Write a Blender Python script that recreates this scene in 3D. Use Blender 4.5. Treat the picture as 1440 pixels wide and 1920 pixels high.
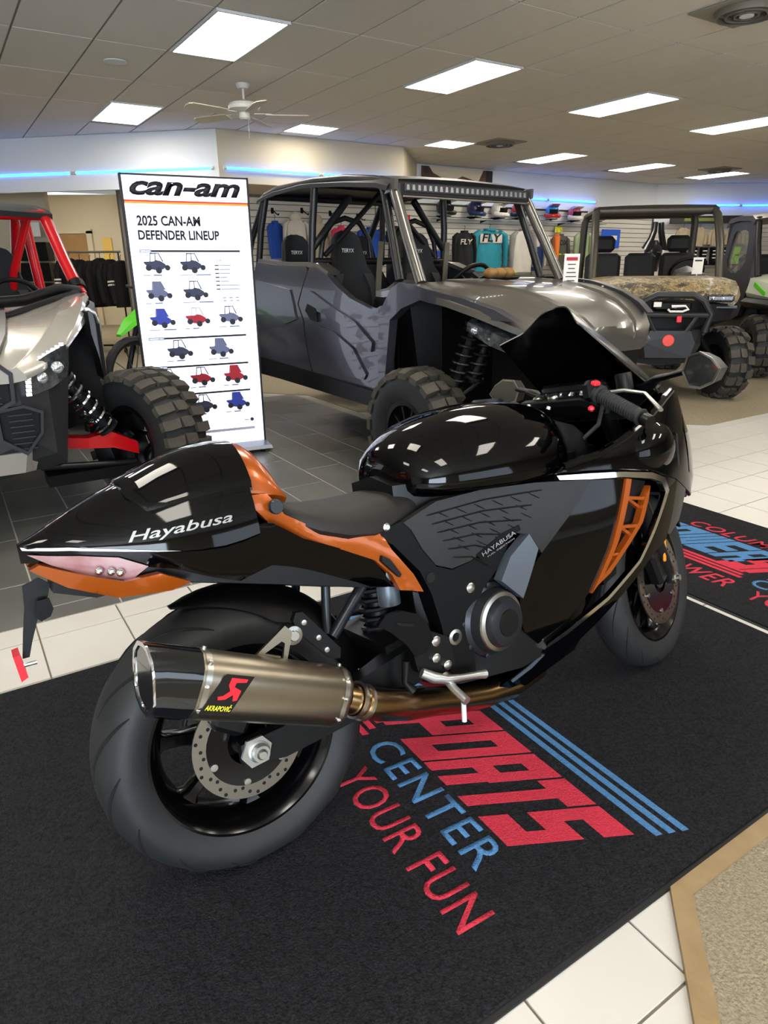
import bpy, bmesh, math, random
from mathutils import Vector, Matrix, geometry as mgeo

# ------------------------------------------------------------------ clear
for _o in list(bpy.data.objects):
    bpy.data.objects.remove(_o, do_unlink=True)
SC = bpy.context.scene
COL = SC.collection
random.seed(7)
PI = math.pi

# ------------------------------------------------------------------ camera
CAM_H = 1.33                     # a phone held at chest height
PITCH, ROLL = 0.35294, -0.00764  # looking down 20 degrees
YAW = 0.5663                     # the room's grid is turned 32 degrees against the view
_F = Vector((0, math.cos(PITCH), -math.sin(PITCH)))
_U = Vector((0, math.sin(PITCH), math.cos(PITCH)))
_R = Vector((1, 0, 0))
_R2 = _R * math.cos(ROLL) + _U * math.sin(ROLL)
_U2 = _U * math.cos(ROLL) - _R * math.sin(ROLL)
cam_d = bpy.data.cameras.new('camera')
cam_d.sensor_fit = 'VERTICAL'
cam_d.sensor_height = 36.0
cam_d.lens = 1257.0 / 1920.0 * 36.0
cam_d.clip_start = 0.02
cam = bpy.data.objects.new('camera', cam_d)
COL.objects.link(cam)
cam.matrix_world = Matrix(((_R2.x, _U2.x, -_F.x, 0), (_R2.y, _U2.y, -_F.y, 0), (_R2.z, _U2.z, -_F.z, CAM_H), (0, 0, 0, 1)))
SC.camera = cam

# ------------------------------------------------------------------ world, exposure
SC.view_settings.view_transform = 'Standard'
SC.view_settings.look = 'None'
SC.view_settings.gamma = 1.0
SC.view_settings.use_curve_mapping = False
SC.view_settings.exposure = 0.68
cy = SC.cycles
cy.max_bounces = 5; cy.diffuse_bounces = 3; cy.glossy_bounces = 3; cy.transmission_bounces = 3; cy.transparent_max_bounces = 6
cy.caustics_reflective = False; cy.caustics_refractive = False
cy.use_adaptive_sampling = True; cy.adaptive_threshold = 0.1
cy.sample_clamp_indirect = 4.0
cy.use_denoising = True
cy.use_light_tree = False
W = bpy.data.worlds.new('world')
SC.world = W
W.use_nodes = True
_bg = W.node_tree.nodes['Background']
_bg.inputs[0].default_value = (0.80, 0.90, 1.0, 1)
_bg.inputs[1].default_value = 0.9
TROFFER_POWER = 13.0      # emission of the ceiling troffers
WINDOW_POWER = 420.0     # daylight through the shop windows behind the camera, watts
NEON_POWER = 4.5

CEIL = 3.09
def RG(x, y, z=0.0):
    """room grid (x along the bike mat, y into the room) -> world"""
    return Vector((x * math.cos(YAW) - y * math.sin(YAW), x * math.sin(YAW) + y * math.cos(YAW), z))
ROOM = Matrix.Rotation(YAW, 4, 'Z')

# daylight: two shop windows in the wall behind the photographer
def window_light(name, x, y, z, sx, sz, rz, power):
    d = bpy.data.lights.new(name, 'AREA')
    d.shape = 'RECTANGLE'; d.size = sx; d.size_y = sz
    d.energy = power; d.color = (0.74, 0.85, 1.0)
    o = bpy.data.objects.new(name, d); COL.objects.link(o)
    o.matrix_world = ROOM @ Matrix.Translation((x, y, z)) @ Matrix.Rotation(rz, 4, 'Z') @ Matrix.Rotation(PI / 2, 4, 'X')
    return o
# area lights shine along local -Z, which the rotation turns to +Y of the room
window_light('window_daylight', -3.4, -4.9, 1.55, 4.6, 2.1, 0.0, WINDOW_POWER)
window_light('window_daylight', 3.2, -4.9, 1.55, 4.6, 2.1, 0.0, WINDOW_POWER * 0.12)

# ------------------------------------------------------------------ materials
MATS = {}
def _lin(c):
    if isinstance(c, str):
        c = [int(c[i:i + 2], 16) / 255 for i in (0, 2, 4)]
        c = [x / 12.92 if x <= .04045 else ((x + .055) / 1.055) ** 2.4 for x in c]
    return (c[0], c[1], c[2], 1.0)
def mat(name, col, rough=.5, metal=0., coat=0., emit=None, estr=0., noise=0., nscale=40., bump=0., bscale=120., alpha=1., trans=0., spec=.5, col2=None, ior=1.45, coat_rough=.03, obj=True):
    """principled material with optional colour mottling (noise towards col2) and fine bump"""
    if name in MATS: return MATS[name]
    m = bpy.data.materials.new(name); MATS[name] = m
    m.use_nodes = True
    nt = m.node_tree; b = nt.nodes['Principled BSDF']
    b.inputs['Base Color'].default_value = _lin(col)
    b.inputs['Roughness'].default_value = rough
    b.inputs['Metallic'].default_value = metal
    b.inputs['Coat Weight'].default_value = coat
    b.inputs['Coat Roughness'].default_value = coat_rough
    b.inputs['Alpha'].default_value = alpha
    b.inputs['Transmission Weight'].default_value = trans
    b.inputs['Specular IOR Level'].default_value = spec
    b.inputs['IOR'].default_value = ior
    if emit is not None:
        b.inputs['Emission Color'].default_value = _lin(emit)
        b.inputs['Emission Strength'].default_value = estr
    tc = None
    if noise or bump:
        tc = nt.nodes.new('ShaderNodeTexCoord')
    if noise:
        n = nt.nodes.new('ShaderNodeTexNoise'); n.inputs['Scale'].default_value = nscale; n.inputs['Detail'].default_value = 6
        nt.links.new(tc.outputs['Object'], n.inputs['Vector'])
        mx = nt.nodes.new('ShaderNodeMix'); mx.data_type = 'RGBA'
        c1 = _lin(col); c2 = _lin(col2) if col2 is not None else tuple(x * .55 for x in c1[:3]) + (1,)
        mx.inputs[6].default_value = c1; mx.inputs[7].default_value = c2
        mp = nt.nodes.new('ShaderNodeMapRange'); mp.inputs[1].default_value = .35; mp.inputs[2].default_value = .75
        mp.inputs[3].default_value = 0; mp.inputs[4].default_value = noise
        nt.links.new(n.outputs[0], mp.inputs[0]); nt.links.new(mp.outputs[0], mx.inputs[0])
        nt.links.new(mx.outputs[2], b.inputs['Base Color'])
    if bump:
        n = nt.nodes.new('ShaderNodeTexNoise'); n.inputs['Scale'].default_value = bscale; n.inputs['Detail'].default_value = 4
        nt.links.new(tc.outputs['Object'], n.inputs['Vector'])
        bp = nt.nodes.new('ShaderNodeBump'); bp.inputs['Strength'].default_value = bump; bp.inputs['Distance'].default_value = .01
        nt.links.new(n.outputs[0], bp.inputs['Height']); nt.links.new(bp.outputs[0], b.inputs['Normal'])
    return m

# ------------------------------------------------------------------ mesh building
def frame_from(d):
    d = Vector(d).normalized()
    a = Vector((0, 0, 1)) if abs(d.z) < .9 else Vector((1, 0, 0))
    x = a.cross(d).normalized(); y = d.cross(x)
    return x, y, d
class MB:
    def __init__(s): s.v = []; s.f = []
    def add(s, vs, fs, M=None):
        o = len(s.v)
        s.v += [tuple(M @ Vector(p)) if M is not None else tuple(p) for p in vs]
        s.f += [tuple(i + o for i in f) for f in fs]
        return s
    def box(s, c, d, M=None, taper=None):
        x, y, z = (k / 2 for k in d); t = taper or 1.
        vs = [(sx * x * (t if sz > 0 else 1), sy * y * (t if sz > 0 else 1), sz * z) for sz in (-1, 1) for sy in (-1, 1) for sx in (-1, 1)]
        T = Matrix.Translation(c)
        return s.add(vs, [(0, 2, 3, 1), (4, 5, 7, 6), (0, 1, 5, 4), (2, 6, 7, 3), (0, 4, 6, 2), (1, 3, 7, 5)], T @ M if M is not None else T)
    def rbox(s, c, d, b=.004, M=None):
        """box with chamfered edges (b)"""
        x, y, z = (k / 2 for k in d); b = min(b, x * .9, y * .9, z * .9)
        rings = [(-z, b), (-z + b, 0), (z - b, 0), (z, b)]
        loops = []
        for zz, i in rings:
            X, Y = x - i, y - i; cb = b if i == 0 else b * .5
            loops.append([(X, -Y + cb, zz), (X, Y - cb, zz), (X - cb, Y, zz), (-X + cb, Y, zz), (-X, Y - cb, zz), (-X, -Y + cb, zz), (-X + cb, -Y, zz), (X - cb, -Y, zz)])
        T = Matrix.Translation(c)
        return s.loft(loops, M=T @ M if M is not None else T)
    def loft(s, loops, closed=True, caps=True, M=None, ring=False):
        n = len(loops[0]); vs = [p for l in loops for p in l]; fs = []
        m = len(loops)
        for i in range(m if ring else m - 1):
            a = i * n; b = ((i + 1) % m) * n
            for j in range(n if closed else n - 1):
                k = (j + 1) % n
                fs.append((a + j, a + k, b + k, b + j))
        if caps and closed and not ring:
            fs.append(tuple(range(n - 1, -1, -1))); fs.append(tuple((m - 1) * n + j for j in range(n)))
        return s.add(vs, fs, M)
    def tube(s, pts, r, n=10, closed=False, sq=1.0, M=None):
        P = [Vector(p) for p in pts]; m = len(P); rs = r if isinstance(r, (list, tuple)) else [r] * m
        T = []
        for i in range(m):
            a = P[i - 1] if (i > 0 or closed) else P[i]; b = P[(i + 1) % m] if (i < m - 1 or closed) else P[i]
            d = (b - a); T.append(d.normalized() if d.length > 1e-9 else Vector((0, 0, 1)))
        x, y, _ = frame_from(T[0]); loops = []
        for i in range(m):
            x = (x - T[i] * x.dot(T[i])).normalized(); y = T[i].cross(x)
            k = 1.0
            if 0 < i < m - 1:
                c = (P[i] - P[i - 1]).normalized().dot(T[i]); k = 1 / max(c, .6)
            loops.append([tuple(P[i] + (x * math.cos(2 * PI * j / n) + y * sq * math.sin(2 * PI * j / n)) * rs[i] * (1 + (k - 1) * .5)) for j in range(n)])
        return s.loft(loops, ring=closed, caps=not closed, M=M)
    def cyl(s, a, b, r, n=16, r2=None):
        return s.tube([a, b], [r, r if r2 is None else r2], n)
    def lathe(s, prof, c, d, n=32, closed=False, M=None, ph=0.):
        """prof: (radius, offset along d); closed -> profile loop"""
        x, y, d = frame_from(d); c = Vector(c); m = len(prof); vs = []; fs = []
        for j in range(n):
            a = 2 * PI * j / n + ph; e = x * math.cos(a) + y * math.sin(a)
            vs += [tuple(c + e * r + d * h) for r, h in prof]
        for j in range(n):
            k = (j + 1) % n
            for i in range(m if closed else m - 1):
                q = (i + 1) % m
                fs.append((j * m + i, k * m + i, k * m + q, j * m + q))
        if not closed:
            if prof[0][0] > 1e-6: fs.append(tuple(j * m for j in range(n - 1, -1, -1)))
            if prof[-1][0] > 1e-6: fs.append(tuple(j * m + m - 1 for j in range(n)))
        return s.add(vs, fs, M)
    def prism(s, poly, fn, t0, t1):
        """2-D polygon extruded: fn(u, v, t) -> 3-D"""
        n = len(poly); vs = [fn(u, v, t0) for u, v in poly] + [fn(u, v, t1) for u, v in poly]
        fs = [tuple(range(n)), tuple(range(2 * n - 1, n - 1, -1))] + [(i, i + n, (i + 1) % n + n, (i + 1) % n) for i in range(n)]
        return s.add(vs, fs)
    def ball(s, c, r, n=16, m=10, M=None):
        rx, ry, rz = r if isinstance(r, (list, tuple)) else (r, r, r)
        prof = [(math.sin(PI * i / m), -math.cos(PI * i / m)) for i in range(m + 1)]
        o = len(s.v); s.lathe(prof, (0, 0, 0), (0, 0, 1), n)
        for i in range(o, len(s.v)):
            p = Vector((s.v[i][0] * rx, s.v[i][1] * ry, s.v[i][2] * rz))
            s.v[i] = tuple((M @ p if M is not None else p) + Vector(c))
        return s
    def mirror(s, ax=1):
        """append the mirror image in local y"""
        o = len(s.v)
        s.v += [tuple(-p[k] if k == ax else p[k] for k in range(3)) for p in s.v]
        s.f += [tuple(i + o for i in reversed(f)) for f in s.f]
        return s
    def mesh(s, name, smooth=35.):
        me = bpy.data.meshes.new(name); me.from_pydata(s.v, [], s.f)
        bm = bmesh.new(); bm.from_mesh(me)
        bmesh.ops.remove_doubles(bm, verts=bm.verts, dist=1e-5)
        bmesh.ops.recalc_face_normals(bm, faces=bm.faces)
        bm.to_mesh(me); bm.free()
        if smooth:
            me.shade_smooth(); me.set_sharp_from_angle(angle=math.radians(smooth))
        return me
    def build(s, name, m, parent=None, smooth=35., M=None, label=None, bevel=0.):
        o = bpy.data.objects.new(name, s.mesh(name, smooth)); COL.objects.link(o)
        if m is not None: o.data.materials.append(MATS[m] if isinstance(m, str) else m)
        if parent is not None: o.parent = parent
        if M is not None: o.matrix_local = M
        if label: o['label'] = label
        if bevel:
            b = o.modifiers.new('bevel', 'BEVEL'); b.width = bevel; b.segments = 2; b.limit_method = 'ANGLE'; b.angle_limit = .6
        return o
def tag(o, label=None, cat=None, group=None, kind=None):
    if label: o['label'] = label
    if cat: o['category'] = cat
    if group: o['group'] = group
    if kind: o['kind'] = kind
    return o
def empty(name, M, label=None, cat=None, group=None):
    o = bpy.data.objects.new(name, None); COL.objects.link(o); o.empty_display_size = .1
    o.matrix_world = M
    return tag(o, label, cat, group)
def inst(name, me, parent=None, M=None, m=None):
    o = bpy.data.objects.new(name, me); COL.objects.link(o)
    if parent is not None: o.parent = parent
    if M is not None: o.matrix_local = M
    return o
def copy_tree(o, parent=None):
    c = o.copy(); COL.objects.link(c)
    if parent is not None: c.parent = parent
    for ch in list(o.children): copy_tree(ch, c)
    return c
def in_poly(x, y, poly):
    r = False; j = len(poly) - 1
    for i in range(len(poly)):
        xi, yi = poly[i]; xj, yj = poly[j]
        if (yi > y) != (yj > y) and x < (xj - xi) * (y - yi) / (yj - yi) + xi: r = not r
        j = i
    return r
def smooth_poly(pts, it=1, keep=()):
    """Chaikin corner cutting, closed"""
    for _ in range(it):
        q = []
        n = len(pts)
        for i in range(n):
            a, b = pts[i], pts[(i + 1) % n]
            q += [(a[0] * .78 + b[0] * .22, a[1] * .78 + b[1] * .22), (a[0] * .22 + b[0] * .78, a[1] * .22 + b[1] * .78)]
        pts = q
    return pts
def resample(poly, res):
    out = []; n = len(poly)
    for i in range(n):
        a, b = poly[i], poly[(i + 1) % n]; L = math.hypot(b[0] - a[0], b[1] - a[1]); k = max(1, int(L / res + .5))
        out += [(a[0] + (b[0] - a[0]) * j / k, a[1] + (b[1] - a[1]) * j / k) for j in range(k)]
    return out
def panel_data(outline, yf, th, res=.02, edge=.004, holes=()):
    """curved shell: outline in (x, z), outer face at y = -yf(x, z), thickness th towards the middle"""
    B = resample(outline, res); nb = len(B)
    H = [resample(h, res) for h in holes]
    x0 = min(p[0] for p in B); x1 = max(p[0] for p in B); z0 = min(p[1] for p in B); z1 = max(p[1] for p in B)
    allb = B + [p for h in H for p in h]
    pts = list(allb)
    for loop, hole in [(B, False)] + [(q, True) for q in H]:      # a narrow bevel strip along every edge
        n_ = len(loop)
        for i in range(n_):
            a, b = loop[i - 1], loop[(i + 1) % n_]; dx, dz = b[0] - a[0], b[1] - a[1]; l_ = math.hypot(dx, dz) or 1
            for sg in (1, -1):
                p = (loop[i][0] - dz / l_ * sg * edge * 2.5, loop[i][1] + dx / l_ * sg * edge * 2.5)
                if in_poly(p[0], p[1], outline) and not any(in_poly(p[0], p[1], h_) for h_ in holes):
                    if min((p[0] - q[0]) ** 2 + (p[1] - q[1]) ** 2 for q in allb) > (edge * 1.6) ** 2: pts.append(p)
                    break
    nin = len(pts); z = z0 + res / 2; row = 0
    while z < z1:
        x = x0 + (res / 2 if row % 2 else 0)
        while x < x1:
            if in_poly(x, z, outline) and not any(in_poly(x, z, h) for h in holes) and min((x - b[0]) ** 2 + (z - b[1]) ** 2 for b in pts[:nin]) > (res * .55) ** 2:
                pts.append((x, z))
            x += res
        z += res * .87; row += 1
    edges = [(i, (i + 1) % nb) for i in range(nb)]; o = nb; loops = [(0, nb)]
    for h in H:
        edges += [(o + i, o + (i + 1) % len(h)) for i in range(len(h))]; loops.append((o, len(h))); o += len(h)
    r = mgeo.delaunay_2d_cdt([Vector(p) for p in pts], edges, [], 0, 1e-6)
    V, Fc, orig = r[0], r[2], r[3]
    Fc = [f for f in Fc if (lambda cx, cz: in_poly(cx, cz, outline) and not any(in_poly(cx, cz, h) for h in holes))(sum(V[i][0] for i in f) / 3, sum(V[i][1] for i in f) / 3)]
    nv = len(V); isb = [any(k < o for k in orig[i]) if orig[i] else True for i in range(nv)]
    vs = [(p[0], -yf(p[0], p[1]), p[1]) for i, p in enumerate(V)]
    vs += [(p[0], -(yf(p[0], p[1]) - th), p[1]) for p in V]
    fs = [tuple(f) for f in Fc] + [tuple(i + nv for i in reversed(f)) for f in Fc]
    cnt = {}
    for f in Fc:
        for a, b in ((f[0], f[1]), (f[1], f[2]), (f[2], f[0])):
            if (b, a) in cnt: cnt.pop((b, a))
            else: cnt[(a, b)] = 1
    fs += [(b, a, a + nv, b + nv) for a, b in cnt]
    return vs, fs
def panel(name, outline, yf, th, m, parent, res=.02, edge=.004, holes=(), both=True, label=None, smooth=40.):
    vs, fs = panel_data(outline, yf, th, res, edge, holes)
    r = []
    for s in ((1, -1) if both else (1,)):
        o = MB().add([(a, b * s, c) for a, b, c in vs], fs).build(name, m, parent, smooth, label=label)
        bv = o.modifiers.new('rounded_edge', 'BEVEL'); bv.width = edge * .9; bv.segments = 2; bv.limit_method = 'ANGLE'; bv.angle_limit = 1.0
        r.append(o)
    return r[0]
def interp(tab, x):
    """smooth table lookup (cubic, limited slopes)"""
    n = len(tab)
    if x <= tab[0][0]: return tab[0][1]
    if x >= tab[-1][0]: return tab[-1][1]
    for i in range(n - 1):
        if x <= tab[i + 1][0]: break
    sl = lambda k: (tab[k + 1][1] - tab[k][1]) / (tab[k + 1][0] - tab[k][0])
    def tg(k):
        if k == 0: return sl(0)
        if k == n - 1: return sl(n - 2)
        return (sl(k - 1) + sl(k)) / 2
    (a, p), (b, q) = tab[i], tab[i + 1]; h = b - a; t = (x - a) / h
    return p * (2 * t ** 3 - 3 * t * t + 1) + tg(i) * h * (t ** 3 - 2 * t * t + t) + q * (3 * t * t - 2 * t ** 3) + tg(i + 1) * h * (t ** 3 - t * t)
def text_mesh(s, size=1., bold=0., shear=0., ext=.001, spacing=1.):
    c = bpy.data.curves.new('text', 'FONT'); c.body = s; c.size = size; c.offset = bold; c.shear = shear; c.extrude = ext; c.space_character = spacing
    c.resolution_u = 3
    o = bpy.data.objects.new('text', c); COL.objects.link(o)
    dg = bpy.context.evaluated_depsgraph_get()
    me = bpy.data.meshes.new_from_object(o.evaluated_get(dg))
    bpy.data.objects.remove(o); bpy.data.curves.remove(c)
    return me
def text(name, s, m, parent, M, w=None, h=None, bold=0., shear=0., ext=.001, label=None, spacing=1.):
    """flat lettering scaled to width w and height h, lower-left corner at M's origin, facing M's +Z"""
    me = text_mesh(s, 1., bold, shear, 0., spacing)
    xs = [v.co.x for v in me.vertices]; ys = [v.co.y for v in me.vertices]
    x0, x1, y0, y1 = min(xs), max(xs), min(ys), max(ys)
    sx = w / (x1 - x0) if w else None; sy = h / (y1 - y0) if h else None
    sx = sx or sy; sy = sy or sx
    bm = bmesh.new(); bm.from_mesh(me)
    for v in bm.verts: v.co = Vector(((v.co.x - x0) * sx, (v.co.y - y0) * sy, 0))
    if ext:
        r = bmesh.ops.extrude_face_region(bm, geom=bm.faces[:])
        for g in r['geom']:
            if isinstance(g, bmesh.types.BMVert): g.co.z += ext
    bmesh.ops.recalc_face_normals(bm, faces=bm.faces); bm.to_mesh(me); bm.free(); me.name = name
    me.materials.clear(); me.materials.append(MATS[m])
    o = bpy.data.objects.new(name, me); COL.objects.link(o)
    if parent is not None: o.parent = parent
    o.matrix_local = M
    if label: o['label'] = label
    return o
def axes(o, x, y, z=None):
    x = Vector(x).normalized(); y = Vector(y); y = (y - x * x.dot(y)).normalized(); z = x.cross(y)
    return Matrix(((x.x, y.x, z.x, o[0]), (x.y, y.y, z.y, o[1]), (x.z, y.z, z.z, o[2]), (0, 0, 0, 1)))

# ================================================================== THE SETTING
mat('tile_light', 'c3c0ba', .28, noise=.3, nscale=3., col2='b0aa9e', bump=.03, bscale=300.)
mat('grout', '8d8577', .9)
mat('tile_slate', '63635f', .33, noise=.7, nscale=2.5, col2='4a4a48', bump=.04, bscale=60.)
mat('carpet_tan', '9c917a', .95, noise=1., nscale=110., col2='7c7260', bump=.9, bscale=180., spec=.1)
mat('wood_trim', '8f7854', .45, noise=.6, nscale=14., col2='6f5836', bump=.15, bscale=60.)
mat('mat_black', '2b2b2e', .95, noise=1., nscale=150., col2='111113', bump=.9, bscale=220., spec=.12)
mat('mat_rubber', '141415', .7)
mat('mat_red', 'cf3a4c', .9, noise=.35, nscale=150., col2='952538', bump=.8, bscale=220., spec=.15)
mat('mat_blue', '5384b4', .9, noise=.35, nscale=150., col2='35587c', bump=.8, bscale=220., spec=.15)
mat('ceiling_tile', 'e0dace', .9, noise=.12, nscale=60., bump=.2, bscale=200.)
mat('ceiling_grid', '8f8a7e', .6)
mat('wall_cream', 'c6bca4', .85, bump=.04, bscale=90.)
mat('wall_white', 'e0e4e8', .85, bump=.04, bscale=90.)
mat('slat_white', 'd5d0c4', .6)
mat('slat_groove', '6f6a60', .8)
mat('diffuser', 'ffffff', .5, emit=(1.0, .93, .82), estr=TROFFER_POWER)
mat('fixture_white', 'dcdcd8', .5)
mat('neon_blue', '66ccff', .4, emit=(.03, .20, 1.0), estr=NEON_POWER)
mat('plastic_white', 'd6d4cc', .4)
mat('dark_metal', '26262a', .4, metal=.7)
mat('black_plastic', '0d0d0f', .45)

# ---- floor ------------------------------------------------------------------
def struct(o): o['kind'] = 'structure'; return o
def flat(poly, z0, z1, name, m, parent=None):
    return MB().prism(poly, lambda u, v, t: tuple(RG(u, v, t)), z1, z0).build(name, m, parent, 0)
floor = struct(flat([(-14, -6), (22, -6), (22, 20), (-14, 20)], -.12, -.008, 'floor', 'grout'))
T = .3048
carpet_far = [(5.46, 3.31), (22, 3.31), (22, 20), (-3, 20), (-3, 11), (2.0, 8.0), (2.84, 7.06), (3.23, 6.59), (3.23, 5.54)]
slate_area = [(-14, 2.725), (3.23, 2.725), (3.23, 6.59), (2.84, 7.06), (2.0, 8.0), (-3, 11), (-14, 11)]
carpet_near = [(1.165, .565), (7.0, .565), (7.0, -3.0), (-.6, -3.0), (-.6, -.95), (.955, .365)]
trim_out = [(1.14, .605), (7.0, .605), (7.0, .565), (1.165, .565)]
mats_area = [(-.62, .605, 2.425, 2.275), (2.452, .60, 3.495, 2.275)]
me_tile = MB().rbox((0, 0, -.004), (T - .006, T - .006, .008), .0012).mesh('floor_tile', 30)
me_tile.materials.append(MATS['tile_light'])
def seen(x, y, z, pad=60):
    d = RG(x, y, z) - Vector((0, 0, CAM_H)); w = d.dot(_F)
    if w < .15: return False, 99
    u = 720 + 1257 * d.dot(_R2) / w; v = 960 - 1257 * d.dot(_U2) / w
    return (-pad < u < 1440 + pad and -pad < v < 1920 + pad), w
def covered(x, y):
    return any(a + .16 < x < c - .16 and b + .16 < y < d - .16 for a, b, c, d in mats_area)
near, rest = [], MB()
i0 = -30
for i in range(-40, 60):
    for j in range(-20, 30):
        x = 1.003 + (i + .5) * T; y = .459 + (j + .5) * T
        if y > 5.7 or y < -5.5 or x < -9 or x > 18: continue
        corners = [(x + sx * T * .45, y + sy * T * .45) for sx in (-1, 1) for sy in (-1, 1)]
        if all(in_poly(a, b, carpet_near) for a, b in corners) or all(in_poly(a, b, carpet_far) for a, b in corners): continue
        if all(b > 2.76 and a < 3.2 for a, b in corners) or covered(x, y): continue
        ok, w = seen(x, y, 0)
        (near.append((w, x, y)) if ok else rest.box(tuple(RG(x, y, -.004)), (T - .006, T - .006, .008), Matrix.Rotation(YAW, 4, 'Z')))
near.sort()
for k, (w, x, y) in enumerate(near):
    if k < 295: inst('floor_tile', me_tile, floor, Matrix.Translation(RG(x, y)) @ ROOM)
    else: rest.box(tuple(RG(x, y, -.004)), (T - .006, T - .006, .008), Matrix.Rotation(YAW, 4, 'Z'))
tag(rest.build('floor_tile_field', 'tile_light', floor, 0), kind='stuff')
# slate planks, laid in running bond
mat('grout_pale', 'a09a8e', .9)
struct(flat(slate_area, -.008, .0012, 'slate_bed', 'grout_pale', floor))
me_slate = MB().rbox((0, 0, -.001), (.293, .599, .007), .0008).mesh('slate_tile', 30); me_slate.materials.append(MATS['tile_slate'])
near, rest = [], MB()
for i in range(-50, 12):
    for j in range(-4, 18):
        x = 1.62 + (i + .5) * .30; y = 3.755 + (j + .5) * .606 + (.303 if i % 2 else 0)
        if y + .31 < 2.73: continue
        y0, y1 = max(y - .301, 2.728), y + .301
        if not (in_poly(x, y1 - .05, slate_area) or in_poly(x, y, slate_area)) or x > 3.23: continue
        ok, w = seen(x, y, 0)
        if y0 > y - .3:
            rest.box(tuple(RG(x, (y0 + y1) / 2, -.001)), (.293, y1 - y0 - .004, .007), Matrix.Rotation(YAW, 4, 'Z'))
        elif ok: near.append((w, x, y))
        else: rest.box(tuple(RG(x, y, -.001)), (.293, .599, .007), Matrix.Rotation(YAW, 4, 'Z'))
near.sort()
for k, (w, x, y) in enumerate(near):
    if k < 295: inst('slate_tile', me_slate, floor, Matrix.Translation(RG(x, y)) @ ROOM)
    else: rest.box(tuple(RG(x, y, -.001)), (.293, .599, .007), Matrix.Rotation(YAW, 4, 'Z'))
tag(rest.build('slate_tile_field', 'tile_slate', floor, 0), kind='stuff')
struct(flat(carpet_far, -.006, .006, 'floor', 'carpet_tan'))
struct(flat(carpet_near, -.006, .010, 'floor', 'carpet_tan'))
tr = struct(flat(trim_out, -.004, .014, 'trim_1', 'wood_trim'))
struct(flat([(1.14, .605), (1.165, .565), (.955, .365), (-.6, -.95), (-.6, -.89), (.925, .40)], -.004, .014, 'trim_2', 'wood_trim'))

# ---- logo mats ---------------------------------------------------------------
BLOCK = {'S': [(0, 0, 1, .24), (.62, .24, 1, .40), (0, .40, 1, .60), (0, .60, .38, .76), (0, .76, 1, 1)],
         'P': [(0, 0, .36, 1), (.36, .32, 1, .52), (.36, .80, 1, 1), (.66, .52, 1, .80)],
         'O': [(0, 0, .34, 1), (.66, 0, 1, 1), (.34, 0, .66, .22), (.34, .78, .66, 1)],
         'R': [(0, 0, .34, 1), (.34, .80, 1, 1), (.66, .54, 1, .80), (.34, .36, 1, .54), (.60, 0, .95, .36)],
         'T': [(.32, 0, .68, .76), (0, .76, 1, 1)],
         'W': [(0, 0, .28, 1), (.36, 0, .64, 1), (.72, 0, 1, 1), (.28, 0, .36, .2), (.64, 0, .72, .2)],
         'E': [(0, 0, .36, 1), (.36, 0, 1, .22), (.36, .40, .95, .60), (.36, .78, 1, 1)]}
def logo_mat(x0, y0, x1, y1, label, off, yo=0.):
    root = empty('floor_mat', Matrix.Translation(RG((x0 + x1) / 2, (y0 + y1) / 2, 0)) @ ROOM, label, 'mat', 'logo floor mats')
    cx, cy = (x0 + x1) / 2, (y0 + y1) / 2
    MB().rbox((0, 0, .002), (x1 - x0, y1 - y0, .004), .0015).build('rubber_backing', 'mat_rubber', root, 0)
    MB().rbox((0, 0, .0065), (x1 - x0 - .028, y1 - y0 - .028, .007), .002).build('carpet_pile', 'mat_black', root, 0)
    # lettering reads towards -y (down the mat), top of the letters towards +x
    def block(s, m, x, y, w, h, shear=.5):
        n = len(s); cw = w / n; mb = MB()
        for k, ch in enumerate(s):
            for a0, b0, a1, b1 in BLOCK[ch]:
                q = [(a0, b0), (a1, b0), (a1, b1), (a0, b1)]
                mb.prism([(x + off - cx + v * h, y + yo - cy - (k + .04 + u * .92) * cw - v * h * shear) for u, v in q], lambda u, v, t: (u, v, t), .0113, .0098)
        mb.build('lettering', m, root, 0)
    def ln(s, m, x, y, w, h, bold=.02, sh=0., nm='lettering', sp=1.):
        text(nm, s, m, root, axes((x + off - cx, y + yo - cy, .0098), (0, -1, 0), (1, 0, 0)), w, h, bold, sh, .0014, spacing=sp)
    block('SPORTS', 'mat_red', .912, 1.595, .71, .285)
    block('POWER', 'mat_blue', .955, 2.20, .66, .26)
    ln('CENTER', 'mat_blue', .800, 1.375, .50, .098, .006, .05, sp=1.12)
    ln('POWER', 'mat_red', .685, 1.815, .40, .10, .006, .3, sp=1.1)
    ln('YOUR FUN', 'mat_red', .668, 1.315, .545, .100, .004, .05, sp=1.1)
    ln('COLUMBIA', 'mat_red', 1.235, 1.96, .60, .085, .006, .3, sp=1.1)
    for k, x in enumerate((1.238, 1.272, 1.306)):
        MB().prism([(x + off - cx, 1.36 + yo - .02 * k - cy), (x + off - cx, .715 + yo - .013 * k - cy), (x + off + .018 - cx, .71 + yo - .013 * k - cy), (x + off + .018 - cx, 1.355 + yo - .02 * k - cy)], lambda u, v, t: (u, v, t), .0112, .0098).build('stripe', 'mat_blue', root, 0)
    for k, x in enumerate((.828, .86, .892)):
        MB().prism([(x + off - cx, 1.98 + yo - .02 * k - cy), (x + off - cx, 1.43 + yo + .013 * k - cy), (x + off + .019 - cx, 1.425 + yo + .013 * k - cy), (x + off + .019 - cx, 1.975 + yo - .02 * k - cy)], lambda u, v, t: (u, v, t), .0112, .0098).build('stripe', 'mat_red', root, 0)
    return root
logo_mat(-.62, .605, 2.425, 2.275, 'black carpet logo mat lying under the sport motorcycle', 0.)
logo_mat(2.452, .60, 3.495, 2.275, 'black carpet logo mat beyond the seam, ahead of the motorcycle front wheel', 1.955, 0.)

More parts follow.
